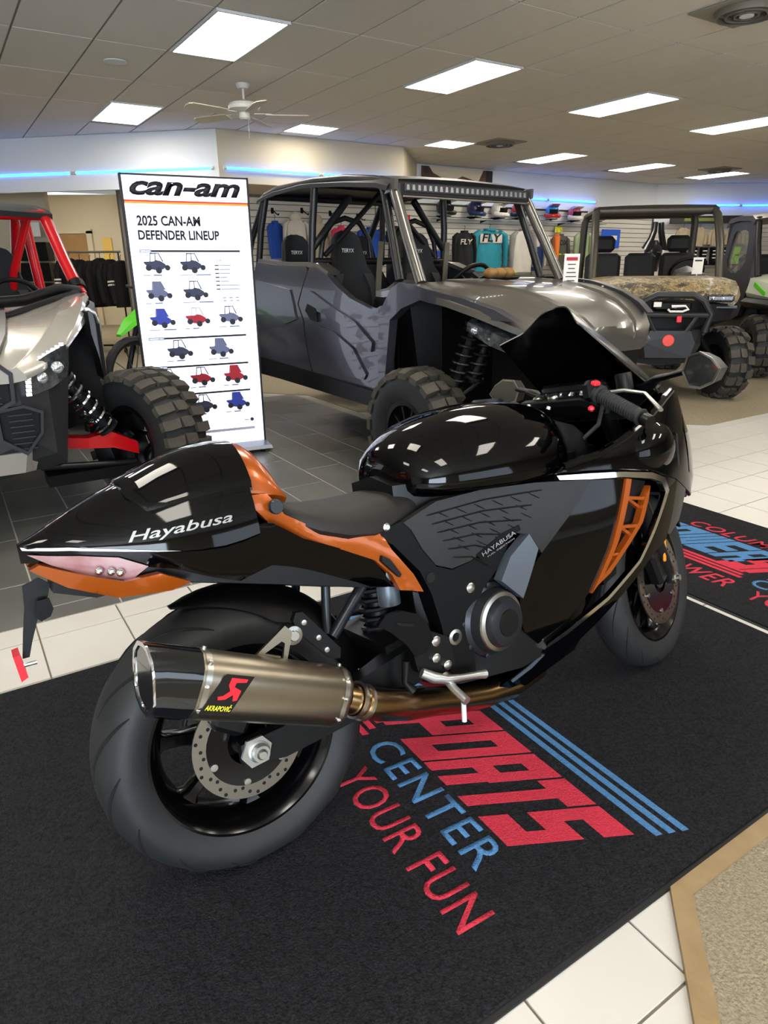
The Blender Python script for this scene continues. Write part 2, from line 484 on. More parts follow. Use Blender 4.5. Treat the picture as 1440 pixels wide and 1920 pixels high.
# ---- ceiling ------------------------------------------------------------------
LIGHTS = [(2.43, 6.17, 4, 'large ceiling light panel at upper left, nearest the top edge of the photo'),
          (4.87, 6.17, 4, 'long ceiling light panel right of centre, second of the near row'),
          (7.31, 6.17, 4, 'long ceiling light panel third of the near row, upper right'),
          (9.75, 6.17, 4, 'long ceiling light panel cut by the right edge of the photo'),
          (2.40, 9.60, 4, 'ceiling light panel left of the ceiling fan'),
          (4.80, 9.35, 2, 'small square ceiling light panel right of the ceiling fan'),
          (7.20, 9.35, 2, 'small square ceiling light panel above the light bar of the grey four-seater'),
          (9.70, 9.64, 4, 'long ceiling light panel beside the far air vent, above the helmets'),
          (12.17, 9.64, 4, 'long ceiling light panel of the far row, above the camouflage utility vehicle'),
          (14.65, 9.64, 4, 'last long ceiling light panel at far right')]
OFF = [(x, y, 4, None) for y in (2.70, -.77) for x in (-2.45, -.01, 2.43, 4.87, 7.31)]
OFF += [(2.62, 15.87, 4, None), (3.93, 15.87, 4, None), (.76, 16.1, 4, None), (1.5, 14.6, 4, None), (-.01, 6.17, 4, None), (-.01, 9.6, 4, None), (12.2, 6.17, 4, None)]  # the deepest ones are unseen panels, added to brighten the inner room
ceiling = struct(flat([(-14, -6), (22, -6), (22, 20), (-14, 20)], CEIL + .012, CEIL + .1, 'ceiling', 'ceiling_grid'))
taken = set()
def cell(x, y): return (round((x - 2.43) / .6096), round((y - 6.17) / 1.2192 * 2))
me_panel = MB().box((0, 0, .010), (.590, 1.200, .012)).mesh('ceiling_tile', 0); me_panel.materials.append(MATS['ceiling_tile'])
VENTS = [(5.48, 3.55), (7.80, 8.86), (13.78, 9.01)]
near, rest, grid = [], MB(), MB()
for i in range(-22, 30):
    for j in range(-10, 12):
        x = 2.43 + i * .6096; y = 6.17 + j * 1.2192
        if any(abs(x - a) < .35 and abs(y - b) < (.8 if k == 4 else .5) for a, b, k, _ in LIGHTS + OFF) and any(abs(x - a) < .2 and abs(y - b) < .3 for a, b, k, _ in LIGHTS + OFF): continue
        if y > 12.6 or x > 18: continue
        ok, w = seen(x, y, CEIL)
        if ok: near.append((w, x, y))
        else: rest.box(tuple(RG(x, y, CEIL + .010)), (.590, 1.200, .012), Matrix.Rotation(YAW, 4, 'Z'))
near.sort()
for k, (w, x, y) in enumerate(near):
    if k < 295: inst('ceiling_tile', me_panel, ceiling, Matrix.Translation(RG(x, y, CEIL)) @ ROOM)
    else: rest.box(tuple(RG(x, y, CEIL + .010)), (.590, 1.200, .012), Matrix.Rotation(YAW, 4, 'Z'))
tag(rest.build('ceiling_tile_field', 'ceiling_tile', ceiling, 0), kind='stuff')
def troffer(x, y, k, label, group):
    L = 1.19 if k == 4 else .585
    root = empty('ceiling_light', Matrix.Translation(RG(x, y, CEIL)) @ ROOM, label, 'ceiling light', group)
    fr = MB()
    for s in (-1, 1):
        fr.box((s * .288, 0, 0), (.02, L, .022)); fr.box((0, s * (L / 2 - .01), 0), (.556, .02, .022))
    fr.build('frame', 'fixture_white', root, 0)
    MB().box((0, 0, .002), (.557, L - .04, .012)).build('diffuser', 'diffuser', root, 0)
for x, y, k, l in LIGHTS: troffer(x, y, k, l, 'ceiling light panels in view')
for x, y, k, l in OFF: troffer(x, y, k, 'unseen ceiling light panel added to brighten the inner room' if y > 12 else 'ceiling light panel outside the photo', 'unseen ceiling light panels added to brighten the inner room' if y > 12 else 'ceiling light panels outside the photo')
def vent(x, y, label, r=.20):
    root = empty('air_vent', Matrix.Translation(RG(x, y, CEIL)) @ ROOM, label, 'vent', 'ceiling air vents')
    MB().rbox((0, 0, -.004), (.59, .59, .014), .003).build('face_plate', mat('vent_plate', '8f897b', .6), root, 0)
    for k, rr in enumerate((r, r * .68, r * .38)):
        MB().lathe([(rr, -.012), (rr + .03, -.012), (rr + .012, -.05), (rr, -.05)], (0, 0, 0), (0, 0, 1), 28, closed=True).build('ring', mat('vent_ring', '6b665c', .5), root)
    MB().lathe([(.0, -.055), (.05, -.05), (.055, -.02)], (0, 0, 0), (0, 0, 1), 20).build('centre_cone', 'fixture_white', root)
vent(*VENTS[0], 'round air vent in the ceiling at the top right corner')
vent(*VENTS[1], 'round air vent in the ceiling right of the small square light')
vent(*VENTS[2], 'round air vent in the ceiling near the last far light')
sp = MB(); sp.lathe([(0, -.012), (.07, -.012), (.10, -.008), (.105, 0)], tuple(RG(1.80, 7.34, CEIL)), (0, 0, 1), 28)
tag(sp.build('ceiling_speaker', 'fixture_white'), 'small round white speaker set in the ceiling at upper left', 'speaker')
# ceiling fan
fan = empty('ceiling_fan', Matrix.Translation(RG(3.09, 7.51, CEIL)), 'white five-blade ceiling fan hanging from a short rod', 'fan')
MB().lathe([(.0, -.045), (.05, -.045), (.07, -.02), (.072, 0.)], (0, 0, 0), (0, 0, 1), 24).build('canopy', 'plastic_white', fan)
MB().cyl((0, 0, -.04), (0, 0, -.16), .012).build('rod', 'plastic_white', fan)
MB().lathe([(0, -.15), (.06, -.15), (.15, -.18), (.165, -.205), (.16, -.235), (.09, -.26), (0, -.262)], (0, 0, 0), (0, 0, 1), 32).build('motor_housing', 'plastic_white', fan)
MB().lathe([(0, -.26), (.055, -.26), (.06, -.31), (.045, -.325), (0, -.327)], (0, 0, 0), (0, 0, 1), 24).build('switch_cup', 'plastic_white', fan)
for k in range(5):
    R = Matrix.Rotation(2 * PI * k / 5 + .12, 4, 'Z') @ Matrix.Translation((0, 0, -.275)) @ Matrix.Rotation(.2, 4, 'X')
    bl = MB().prism([(.22, -.055), (.30, -.065), (.62, -.072), (.66, -.05), (.67, 0), (.66, .05), (.62, .072), (.30, .065), (.22, .055)], lambda u, v, t: (u, v, t), -.004, .004).build('blade', mat('fan_blade', 'c9c1ab', .5), fan, 0, M=R)
    MB().prism([(.10, -.02), (.20, -.015), (.28, -.035), (.28, .035), (.20, .015), (.10, .02)], lambda u, v, t: (u, v, t), .004, .010).build('blade_arm', 'plastic_white', bl, 0)
MB().cyl((.04, -.03, -.32), (.04, -.03, -.50), .0022, 6).build('pull_chain', 'plastic_white', fan)

# ---- walls --------------------------------------------------------------------
def wall_seg(name, a, b, z0, z1, th, m, parent=None):
    """wall from grid point a to b, room side on the left of a->b ... thickness away from the camera"""
    a = RG(*a); b = RG(*b); d = (b - a); n = Vector((-d.y, d.x, 0)).normalized()
    if n.dot(a + b) < 0: n = -n
    vs = [a, b, b + n * th, a + n * th]
    mb = MB(); mb.add([(p.x, p.y, z) for z in (z0, z1) for p in vs], [(0, 1, 2, 3), (7, 6, 5, 4), (0, 4, 5, 1), (1, 5, 6, 2), (2, 6, 7, 3), (3, 7, 4, 0)])
    o = mb.build(name, m, parent, 0)
    if parent is None: struct(o)
    return o
wall_seg('wall_back', (2.6, 11.42), (15.12, 11.42), 0, CEIL, .12, 'slat_groove')
wall_back_top = wall_seg('wall_back_upper', (7.6, 11.36), (15.05, 11.36), 2.43, CEIL, .06, 'wall_white')
wall_seg('wall_soffit', (3.66, 9.95), (6.75, 9.95), 2.43, CEIL, .08, 'wall_cream')
wall_seg('wall_soffit_end', (6.75, 9.95), (8.0, 11.36), 2.43, CEIL, .08, 'wall_cream')
wall_seg('wall_left_soffit', (1.17 - 4.34, 12.43 + 4.11), (3.66, 9.96), 2.38, CEIL, .08, 'wall_white')
struct(flat([(3.66, 9.96), (6.75, 9.96), (8.0, 11.36), (8.0, 11.42), (2.6, 11.42), (2.35, 11.3)], 2.44, 2.5, 'ceiling_alcove', 'wall_cream'))
wall_seg('wall_right', (15.03, 11.36), (18.4, 9.0), 0, CEIL, .1, 'wall_white')
wall_seg('wall_far_right', (18.4, 9.1), (18.4, -6), 0, CEIL, .1, 'wall_cream')
# wall behind the photographer with two shop windows
for a, b, z0, z1 in ((-14, -5.7, 0, CEIL), (-1.1, .9, 0, CEIL), (5.5, 18.4, 0, CEIL), (-5.7, -1.1, 0, .5), (-5.7, -1.1, 2.6, CEIL), (.9, 5.5, 0, .5), (.9, 5.5, 2.6, CEIL)):
    wall_seg('wall_front', (a, -5.0), (b, -5.0), z0, z1, .1, 'wall_cream')
wall_seg('wall_left', (-9, -5), (-9, 16.5), 0, CEIL, .1, 'wall_cream')
# slatwall boards, one by one
slat_root = [o for o in bpy.data.objects if o.name == 'wall_back'][0]
def slats(a, b, z0, z1, parent):
    a_, b_ = RG(*a), RG(*b); d = b_ - a_; L = d.length; ang = math.atan2(d.y, d.x)
    me = MB().rbox((0, 0, 0), (L, .018, .090), .004).mesh('slat', 30); me.materials.append(MATS['slat_white'])
    z = z0 + .05
    while z < z1:
        inst('slat', me, parent, Matrix.Translation((a_ + b_) / 2 + Vector((0, 0, z))) @ Matrix.Rotation(ang, 4, 'Z'))
        z += .10
slats((2.7, 11.405), (7.1, 11.405), .3, 2.4, slat_root)
slats((7.12, 11.40), (11.1, 11.40), .3, 2.4, slat_root)
slats((11.12, 11.40), (15.0, 11.40), .3, 2.4, slat_root)
wr = [o for o in bpy.data.objects if o.name == 'wall_right'][0]
slats((15.05, 11.31), (18.35, 9.0), .9, 2.25, wr)
# inner room seen through the opening at left
def wwall(name, x0, y0, x1, y1, z0, z1, th, m):
    d = Vector((x1 - x0, y1 - y0, 0)); n = Vector((-d.y, d.x, 0)).normalized() * th
    vs = [(x0, y0), (x1, y1), (x1 + n.x, y1 + n.y), (x0 + n.x, y0 + n.y)]
    return struct(MB().add([(p[0], p[1], z) for z in (z0, z1) for p in vs], [(0, 1, 2, 3), (7, 6, 5, 4), (0, 4, 5, 1), (1, 5, 6, 2), (2, 6, 7, 3), (3, 7, 4, 0)]).build(name, m, None, 0))
wwall('wall_inner_left', -12., 12.9, -5.62, 12.3, 0, 2.9, .12, 'wall_cream')
wwall('wall_inner_back', -12., 17.0, -3.6, 17.0, 0, 2.9, .12, 'wall_cream')
wwall('wall_inner_right', -3.95, 11.1, -6.1, 17.0, 0, 2.9, -.12, 'wall_cream')
door = MB().box((-7.35, 16.95, 1.03), (.9, .06, 2.06)).build('door_1', mat('door_wood', '9a7648', .5, noise=.4, nscale=5.), None, 0); struct(door)
fr = MB(); fr.box((-7.87, 16.95, 1.05), (.12, .1, 2.15)); fr.box((-6.83, 16.95, 1.05), (.12, .1, 2.15)); fr.box((-7.35, 16.95, 2.12), (1.16, .1, .1))
fr.build('door_frame', 'wall_cream', door, 0)
tag(MB().box((-6.45, 16.97, 1.72), (.22, .02, .5)).build('paper_notice', mat('notice_yellow', 'd9b45a', .7), None, 0), 'yellow paper notice on the inner room wall beside the wooden door', 'notice')
# neon tubes
def neon(a, b, label, z=2.61, off=.05):
    a, b = RG(*a), RG(*b); n = Vector((-(b - a).y, (b - a).x, 0)).normalized()
    if n.dot(a + b) > 0: n = -n
    a += n * off; b += n * off; a.z = b.z = z
    root = empty('neon_tube', Matrix.Translation((a + b) / 2), label, 'neon tube', 'blue neon tubes')
    c = (a + b) / 2; MB().cyl(a - c, b - c, .017, 12).build('tube', 'neon_blue', root)
    d = (b - a).normalized()
    for q, s in ((a, 1), (b, -1)):
        MB().cyl(q - c - d * .03 * s, q - c + d * .01 * s, .021, 12).build('end_cap', 'plastic_white', root)
neon((-1.2, 14.66), (.55, 13.0), 'blue neon tube at the far left edge of the left soffit')
neon((.62, 12.94), (2.05, 11.58), 'blue neon tube on the left soffit above the red caged vehicle')
neon((2.10, 11.53), (3.62, 10.06), 'blue neon tube on the left soffit just above the lineup banner')
neon((3.74, 9.95), (5.2, 9.95), 'blue neon tube on the cream soffit right of the banner top')
neon((5.25, 9.95), (6.65, 9.95), 'blue neon tube on the cream soffit above the roof of the grey four-seater')
neon((9.9, 11.36), (11.35, 11.36), 'blue neon tube on the back wall behind the light bar')
neon((11.4, 11.36), (12.85, 11.36), 'blue neon tube on the back wall right above the row of helmets')
neon((15.65, 10.90), (16.62, 10.23), 'blue neon tube right of the camouflage vehicle roof')
neon((16.66, 10.20), (18.0, 9.26), 'blue neon tube at the right edge of the photo', 2.6)
# mural painting on the back wall
pm = mat('mural', '6b5342', .7, noise=.9, nscale=3.5, col2='3c2f27')
mu = empty('mural', Matrix.Translation(RG(8.95, 11.33, 2.83)) @ ROOM, 'brown desert landscape mural high on the back wall', 'picture')
MB().box((0, 0, .0), (1.72, .02, .46)).build('canvas', pm, mu, 0)
MB().prism([(-.2, -.02), (.1, .10), (.5, .02), (.62, .23), (-.7, .23), (-.6, .12)], lambda u, v, t: (u, t, v), -.018, -.012).build('painted_sky', mat('mural_sky', 'd8cdb9', .7), mu, 0)
MB().box((.78, -.012, 0), (.16, .012, .46)).build('painted_edge', mat('mural_dark', '2c2624', .7), mu, 0)

# ================================================================== THE SPORT MOTORCYCLE
# local frame: x forward from the rear axle, y to the bike's left, z up; it leans left on its side stand
mat('paint_black', '020203', .05, spec=.32)
mat('paint_orange', '9c480c', .28, metal=.35, coat=.4, noise=.12, nscale=900., col2='bf681e')
mat('bike_plastic', '08080a', .38, spec=.3)
mat('bike_matte', '060607', .42, bump=.08, bscale=900., spec=.18)
mat('seat_vinyl', '1d1b19', .5, spec=.35, bump=.25, bscale=700.)
mat('smoke_screen', '020203', .2, spec=.3)
mat('chrome', 'd8dadd', .07, metal=1.)
mat('bright_steel', 'b9b8b2', .28, metal=1.)
mat('titanium', '9d9585', .32, metal=1., noise=.3, nscale=6., col2='7a7063')
mat('titanium_gold', '9a7f58', .24, metal=1., noise=.5, nscale=9., col2='6f4f45')
mat('carbon_cap', '1a1c1f', .12, metal=.6, coat=1.)
mat('rubber', '1a1b1c', .62, bump=.06, bscale=300., noise=.3, nscale=30., col2='262829')
mat('rubber_groove', '040404', .9)
mat('disc_steel', '8d877c', .35, metal=1.)
mat('rim_black', '040405', .16, spec=.4)
mat('engine_dark', '0e0f10', .4, metal=.2, spec=.35)
mat('cover_grey', '2c2f33', .33, metal=.6)
mat('facet_grey', '596069', .35, metal=.4)
mat('lens_tail', 'a8888a', .12, coat=.6, noise=.8, nscale=14., col2='7a2c28')
mat('red_plastic', 'c01020', .35)
mat('red_button', 'e02535', .4)
mat('silver_print', '9a9a98', .4, metal=.5)
mat('white_trim', 'c9ccd2', .25)
mat('mirror_glass', '7a7c78', .10, metal=.9)
mat('sticker_red', 'e3202c', .4); mat('sticker_yellow', 'e6dc28', .4); mat('sticker_black', '0b0b0c', .35)
mat('yellow_amber', 'd8891c', .35)
mat('silver_alu', 'b4b4b0', .35, metal=.9)

_hd, _ln = 0.57678314, 0.2225517
_fx = Vector((math.cos(_hd), math.sin(_hd), 0)); _lf = Vector((-math.sin(_hd), math.cos(_hd), 0)); _up = Vector((0, 0, 1))
_l2 = _lf * math.cos(_ln) - _up * math.sin(_ln); _u2 = _lf * math.sin(_ln) + _up * math.cos(_ln)
bike = empty('motorcycle', Matrix(((_fx.x, _l2.x, _u2.x, -.31295), (_fx.y, _l2.y, _u2.y, 1.23661), (_fx.z, _l2.z, _u2.z, .0137), (0, 0, 0, 1))),
             'glossy black sport motorcycle with orange accents and titanium muffler on the logo mat', 'motorcycle')

def hull(name, st, m, parent=bike, smooth=40., label=None, caps=True):
    loops = []
    for x, prof in st:
        loops.append([(x, -y, z) for y, z in prof] + [(x, y, z) for y, z in reversed(prof[1:])])
    return MB().loft(loops, caps=caps).build(name, m, parent, smooth, label=label)
def arcprof(w, zt, zb, n=10, e1=.8, e2=1.0, under=.6):
    """rounded half section: top centre down to the widest point at zb, then a little inwards"""
    p = []
    for i in range(n + 1):
        t = PI / 2 * i / n
        p.append((w * math.sin(t) ** e1, zb + (zt - zb) * math.cos(t) ** e2))
    p.append((w * under, zb - .012))
    return p
WX = [(.30, .15), (.5, .175), (.7, .205), (.9, .25), (1.05, .28), (1.2, .29), (1.32, .268), (1.45, .222), (1.55, .165), (1.62, .12), (1.68, .07), (1.73, .02)]
SZ = [(.10, .42), (.2, .58), (.35, .80), (.5, .94), (.65, 1), (.78, .98), (.9, .88), (1.0, .75)]
def yfair(x, z): return interp(WX, x) * interp(SZ, z)
def yf_off(o): return lambda x, z: yfair(x, z) + o
WF = [(.2, .135), (.45, .165), (.7, .19), (.9, .2)]
def yframe(o=0.): return lambda x, z: interp(WF, x) + o
WT = [(-.36, .02), (-.3, .075), (-.2, .12), (-.1, .15), (0, .162), (.2, .16), (.45, .15)]
ZR = [(-.36, .835), (-.1, .79), (.1, .79), (.3, .71), (.45, .63)]
def ytail(o=0.): return lambda x, z: interp(WT, x) + o - .30 * max(0., interp(ZR, x) - z) ** 1.25 * 1.6
ZC = [(.05, .845), (.13, .815), (.22, .738), (.30, .712), (.38, .660), (.45, .570)]
def ystrip(o=0.): return lambda x, z: interp(WF, x) + o - min(.012, 7. * (z - interp(ZC, x)) ** 2)

# ---- tail ----
ZT = [(-.356, .834), (-.32, .850), (-.275, .873), (-.232, .893), (-.17, .918), (-.119, .936), (-.059, .957), (0, .969), (.05, .972), (.10, .965), (.13, .94)]
ZW = [(-.356, .828), (-.3, .822), (-.2, .800), (-.1, .780), (0, .772), (.13, .79)]
WW = [(-.356, .018), (-.33, .045), (-.3, .073), (-.2, .12), (-.1, .15), (0, .165), (.13, .165)]
def tail_pt(x, t):
    w, zt, zw = interp(WW, x), interp(ZT, x), interp(ZW, x)
    return (w * math.sin(t) ** .82, zw + (zt - zw) * math.cos(t) ** 1.08)
def ytail_top(o=0.):
    def f(x, z):
        zt, zw = interp(ZT, x), interp(ZW, x)
        c = max(0., min(1., (z - zw) / (zt - zw))) ** (1 / 1.08)
        return interp(WW, x) * math.sqrt(max(0, 1 - c * c)) ** .82 + o
    return f
xs = [-.356, -.345, -.33, -.31, -.28, -.25, -.21, -.17, -.13, -.09, -.05, 0, .04, .075]
TS = .62        # where the pillion cowl meets the tail cowl
st = []
for x in xs:
    st.append((x, [tail_pt(x, PI / 2 * i / 16) for i in range(17)] + [(interp(WW, x) * .75, interp(ZW, x) - .03)]))
hull('tail_cowl', st, 'paint_black')
st = []
for x in [-.168, -.16, -.13, -.09, -.05, 0, .04, .075, .082]:
    k = {-.168: .15, -.16: .7}.get(x, 1.) * TS
    pr = []
    for i in range(13):
        y, z = tail_pt(x, k * PI / 2 * i / 12); pr.append((y, z + .006 if x != -.168 else z + .001))
    pr.append((pr[-1][0] * 1.0, pr[-1][1] - .02))
    st.append((x, pr))
hull('pillion_cowl', st, 'paint_black')
# orange front of the hump
st = []
for x, zt, w, zb in ((.080, .974, .128, .862), (.098, .968, .130, .858), (.118, .952, .130, .852), (.138, .922, .128, .848), (.152, .885, .124, .843), (.165, .852, .118, .836)):
    st.append((x, arcprof(w, zt, zb, 10, .75, .9, .9)))
hull('hump_trim', st, 'paint_orange', label='metallic orange front edge of the seat hump')
# orange side strip running to the frame
strip = [(.052, .861), (.112, .856), (.141, .806), (.223, .752), (.296, .724), (.342, .717), (.366, .722), (.384, .674), (.431, .604), (.452, .556), (.398, .571), (.382, .612), (.341, .658), (.268, .698), (.172, .746), (.104, .797)]
panel('side_strip', strip, ystrip(.014), .02, 'paint_orange', bike, .014, .006, label='metallic orange strip under the seat')
for s in (-1, 1):
    MB().lathe([(0, .006), (.014, .006), (.016, .003), (.016, -.006)], (.118, s * .166, .828), (0, s, 0), 20).build('strip_bolt', 'cover_grey', bike)
    MB().prism([(.352, .668), (.372, .655), (.398, .612), (.392, .606), (.370, .632), (.350, .655)], lambda u, v, t: (u, s * t, v), .150, .1755).build('strip_slot', 'engine_dark', bike)
tside = [(-.350, .832), (-.26, .815), (-.185, .800), (-.09, .780), (.0, .775), (.06, .80), (.104, .797), (.172, .747), (.268, .700), (.341, .660), (.387, .592), (.44, .563), (.330, .592), (.217, .620), (.10, .655), (-.029, .708), (-.105, .745), (-.165, .762), (-.25, .790), (-.32, .812)]
panel('tail_side', tside, ytail(.0), .02, 'paint_black', bike, .016, .005)
# dark underside of the tail and the under-seat tray
hull('under_tray', [(x, [(0, zt), (w, zt), (w, zb), (w * .6, zb - .01), (0, zb - .01)]) for x, w, zt, zb in ((-.26, .06, .78, .765), (-.1, .12, .77, .715), (.1, .14, .77, .66), (.3, .13, .70, .60), (.44, .12, .66, .56), (.50, .10, .62, .52))], 'engine_dark')
# tail lamp
lens = [(-.344, .815), (-.261, .802), (-.197, .787), (-.149, .760), (-.178, .740), (-.199, .742), (-.256, .763), (-.308, .790)]
panel('tail_lamp', lens, ytail(.004), .012, 'lens_tail', bike, .012, .004, label='clear wraparound tail lamp lens')
for k, (x, z) in enumerate(((-.235, .768), (-.215, .763), (-.20, .758))):
    MB().ball((x, -(interp(WT, x) + .004), z), .008, 10, 6).build('lamp_bulb', 'chrome', bike)
lip = [(-.346, .786), (-.329, .796), (-.268, .769), (-.199, .741), (-.134, .745), (-.081, .716), (-.116, .705), (-.21, .709), (-.29, .744)]
panel('tail_lip', lip, lambda x, z: interp(WT, x) + .016 - .5 * max(0., interp([(-.35, .80), (-.2, .745), (-.08, .73)], x) - z), .03, 'paint_orange', bike, .012, .005, label='metallic orange lip under the tail lamp')
stripe = [(-.352, .830), (-.276, .821), (-.18, .800), (-.088, .779), (-.18, .796), (-.276, .815), (-.350, .824)]
panel('tail_edge', stripe, lambda x, z: ytail_top(.0)(x, z) + .004, .006, 'white_trim', bike, .012, .002)
def decal(name, s, m, yf, o, du, dv, w, h, bold=0., shear=0., parent=bike, lift=.0012):
    """flat print laid on the curved right side: o = (x, z) of the lower left, du/dv = directions in (x, z)"""
    me = text_mesh(s, 1., bold, shear, 0.)
    bm = bmesh.new(); bm.from_mesh(me)
    bmesh.ops.triangulate(bm, faces=bm.faces[:]); bmesh.ops.subdivide_edges(bm, edges=bm.edges[:], cuts=1)
    X = [v.co.x for v in bm.verts]; Y = [v.co.y for v in bm.verts]; x0, x1, y0, y1 = min(X), max(X), min(Y), max(Y)
    for v in bm.verts:
        a = (v.co.x - x0) / (x1 - x0) * w; b = (v.co.y - y0) / (y1 - y0) * h
        x = o[0] + du[0] * a + dv[0] * b; z = o[1] + du[1] * a + dv[1] * b
        v.co = Vector((x, -yf(x, z) - lift, z))
    bm.to_mesh(me); bm.free(); me.name = name; me.materials.clear(); me.materials.append(MATS[m])
    return inst(name, me, parent)
decal('tail_script', 'Hayabusa', 'silver_print', ytail_top(), (-.176, .806), (.997, .02), (0, 1), .200, .026, .01, .35)
# licence plate bracket
MB().prism([(-.362, .752), (-.331, .762), (-.314, .745), (-.322, .722), (-.345, .690), (-.366, .640), (-.376, .612), (-.388, .612), (-.378, .66), (-.366, .71)], lambda u, v, t: (u, t, v), -.006, .006).build('plate_bracket', 'bike_plastic', bike, 0)
MB().prism([(-.31, .76), (-.20, .735), (-.16, .708), (-.24, .705), (-.315, .735)], lambda u, v, t: (u, t, v), -.05, .05).build('bracket_mount', 'bike_plastic', bike, 0)
MB().prism([(-.345, .722), (-.322, .722), (-.318, .700), (-.326, .686), (-.343, .680), (-.352, .690)], lambda u, v, t: (u, t, v), -.026, -.020).build('bracket_tab', 'bike_matte', bike, 0)
MB().prism([(-.404, .626), (-.392, .628), (-.386, .580), (-.399, .574)], lambda u, v, t: (u, t, v), -.030, .030).build('reflector', 'red_plastic', bike, 0, label='small red rear reflector')
MB().cyl((-.390, -.012, .600), (-.366, -.012, .600), .004, 8).build('reflector_bolt', 'bright_steel', bike)

# ---- seat ----
st = []
for x, zt, w, zb in ((.120, .842, .085, .815), (.135, .838, .115, .805), (.165, .826, .140, .782), (.215, .808, .160, .755), (.28, .795, .170, .732), (.35, .790, .166, .720), (.42, .792, .150, .722), (.48, .796, .130, .736), (.54, .797, .108, .750), (.58, .793, .088, .758), (.600, .782, .060, .762)):
    pr = [(w * math.sin(PI / 2 * i / 10) ** .62, zb + (zt - zb) * math.cos(PI / 2 * i / 10) ** .75) for i in range(11)] + [(w * .92, zb - .012)]
    st.append((x, pr))
hull('rider_seat', st, 'seat_vinyl')

# ---- tank ----
st = []
for x, zt, w, zb in ((.468, .832, .06, .800), (.476, .862, .105, .795), (.495, .894, .145, .790), (.535, .928, .180, .785), (.59, .953, .203, .780), (.66, .971, .217, .774), (.74, .980, .224, .769), (.82, .980, .225, .766), (.89, .972, .218, .768), (.945, .958, .202, .774), (.98, .938, .178, .782), (1.002, .905, .145, .795), (1.010, .87, .12, .81)):
    pr = []
    for i in range(15):
        t = PI / 2 * i / 14
        pr.append((w * math.sin(t) ** .80, zb + .012 + (zt - zb - .012) * math.cos(t) ** .85))
    pr += [(w * .97, zb), (w * .8, zb - .015)]
    st.append((x, pr))
hull('fuel_tank', st, 'paint_black', smooth=60.)
MB().lathe([(0, .008), (.040, .008), (.046, .002), (.046, -.03)], (.865, 0, .974), (.05, 0, 1), 28).build('fuel_cap', 'cover_grey', bike)
for y in (-.135, -.06):
    MB().lathe([(0, .005), (.006, .004), (.007, -.004)], (.965, y, .938 if y < -.1 else .948), (.3, -.3, 1), 12).build('tank_bolt', 'bright_steel', bike)
hull('tank_base', [(x, [(0, .83), (w, .81), (w, zb), (0, zb)]) for x, w, zb in ((.45, .10, .72), (.6, .17, .74), (.8, .19, .73), (1.0, .17, .70), (1.15, .12, .7))], 'bike_plastic')
hull('steering_cover', [(.98, [(0, .93), (.14, .90), (.15, .75), (0, .74)]), (1.04, [(0, .92), (.15, .88), (.17, .75), (0, .74)]), (1.12, [(0, .86), (.12, .84), (.15, .74), (0, .72)])], 'bike_plastic')

# ---- side panels ----
knee = [(.425, .730), (.518, .764), (.644, .770), (.798, .762), (.96, .744), (.912, .685), (.851, .628), (.800, .577), (.768, .633), (.699, .653), (.649, .626), (.594, .600), (.541, .592), (.497, .611), (.465, .659), (.443, .709)]
mat('knee_matte', '1c1c1c', .38, bump=.05, bscale=900., spec=.4)
panel('knee_panel', knee, yf_off(.004), .02, 'knee_matte', bike, .018, .006)
def rib(mb, pts, yf, w=.0028, hgt=.0035):
    """raised rib following the curved side"""
    P = resample_open(pts, .012)
    L = []
    for i, (x, z) in enumerate(P):
        a = P[max(i - 1, 0)]; b = P[min(i + 1, len(P) - 1)]; dx, dz = b[0] - a[0], b[1] - a[1]; l = math.hypot(dx, dz) or 1; nx, nz = -dz / l * w, dx / l * w
        k = hgt if 0 < i < len(P) - 1 else .0005
        L.append([(x + nx, -(yf(x + nx, z + nz) - .001), z + nz), (x, -(yf(x, z) + k), z), (x - nx, -(yf(x - nx, z - nz) - .001), z - nz)])
    mb.loft(L, closed=False, caps=False)
def resample_open(pts, res):
    out = [pts[0]]
    for a, b in zip(pts, pts[1:]):
        L = math.hypot(b[0] - a[0], b[1] - a[1]); k = max(1, int(L / res + .5))
        out += [(a[0] + (b[0] - a[0]) * j / k, a[1] + (b[1] - a[1]) * j / k) for j in range(1, k + 1)]
    return out
ribs = MB()
for r_ in range(6):
    x0, z0 = .485 + .012 * r_, .735 - .023 * r_
    L = .33 - .045 * r_
    rib(ribs, [(x0, z0), (x0 + L * .5, z0 + .010 - .004 * r_), (x0 + L, z0 + .006 - .010 * r_)], yf_off(.004))
    k = 0
    while k * .052 + .03 < L:
        xx = x0 + .03 + k * .052
        if r_ < 5: rib(ribs, [(xx, z0 + .004), (xx + .03, z0 - .014)], yf_off(.004), .0022, .0028)
        k += 1
rb = ribs.build('scale_ribs', mat('rib_dark', '0f0f10', .5), bike, 30)
ribs2 = MB(); ribs2.v = [(a, -b, c) for a, b, c in ribs.v]; ribs2.f = ribs.f; ribs2.build('scale_ribs', 'rib_dark', bike, 30)
frame = [(.345, .716), (.428, .735), (.445, .705), (.468, .655), (.5, .606), (.543, .588), (.60, .597), (.693, .645), (.716, .614), (.675, .56), (.628, .522), (.598, .473), (.58, .393), (.578, .312), (.531, .308), (.505, .335), (.495, .457), (.478, .542), (.455, .604), (.392, .684)]
panel('main_frame', frame, yframe(.004), .06, 'bike_matte', bike, .016, .008)
facet = [(.762, .636), (.786, .592), (.741, .466), (.676, .529), (.705, .588)]
panel('facet_cover', facet, yf_off(.010), .03, 'facet_grey', bike, .02, .008)
inner = [(.957, .742), (1.090, .724), (1.032, .566), (.969, .432), (.897, .353), (.837, .318), (.815, .308), (.764, .360), (.742, .417), (.746, .499), (.793, .557), (.866, .635)]
panel('side_fairing', inner, yf_off(-.006), .02, 'paint_black', bike, .018, .006)
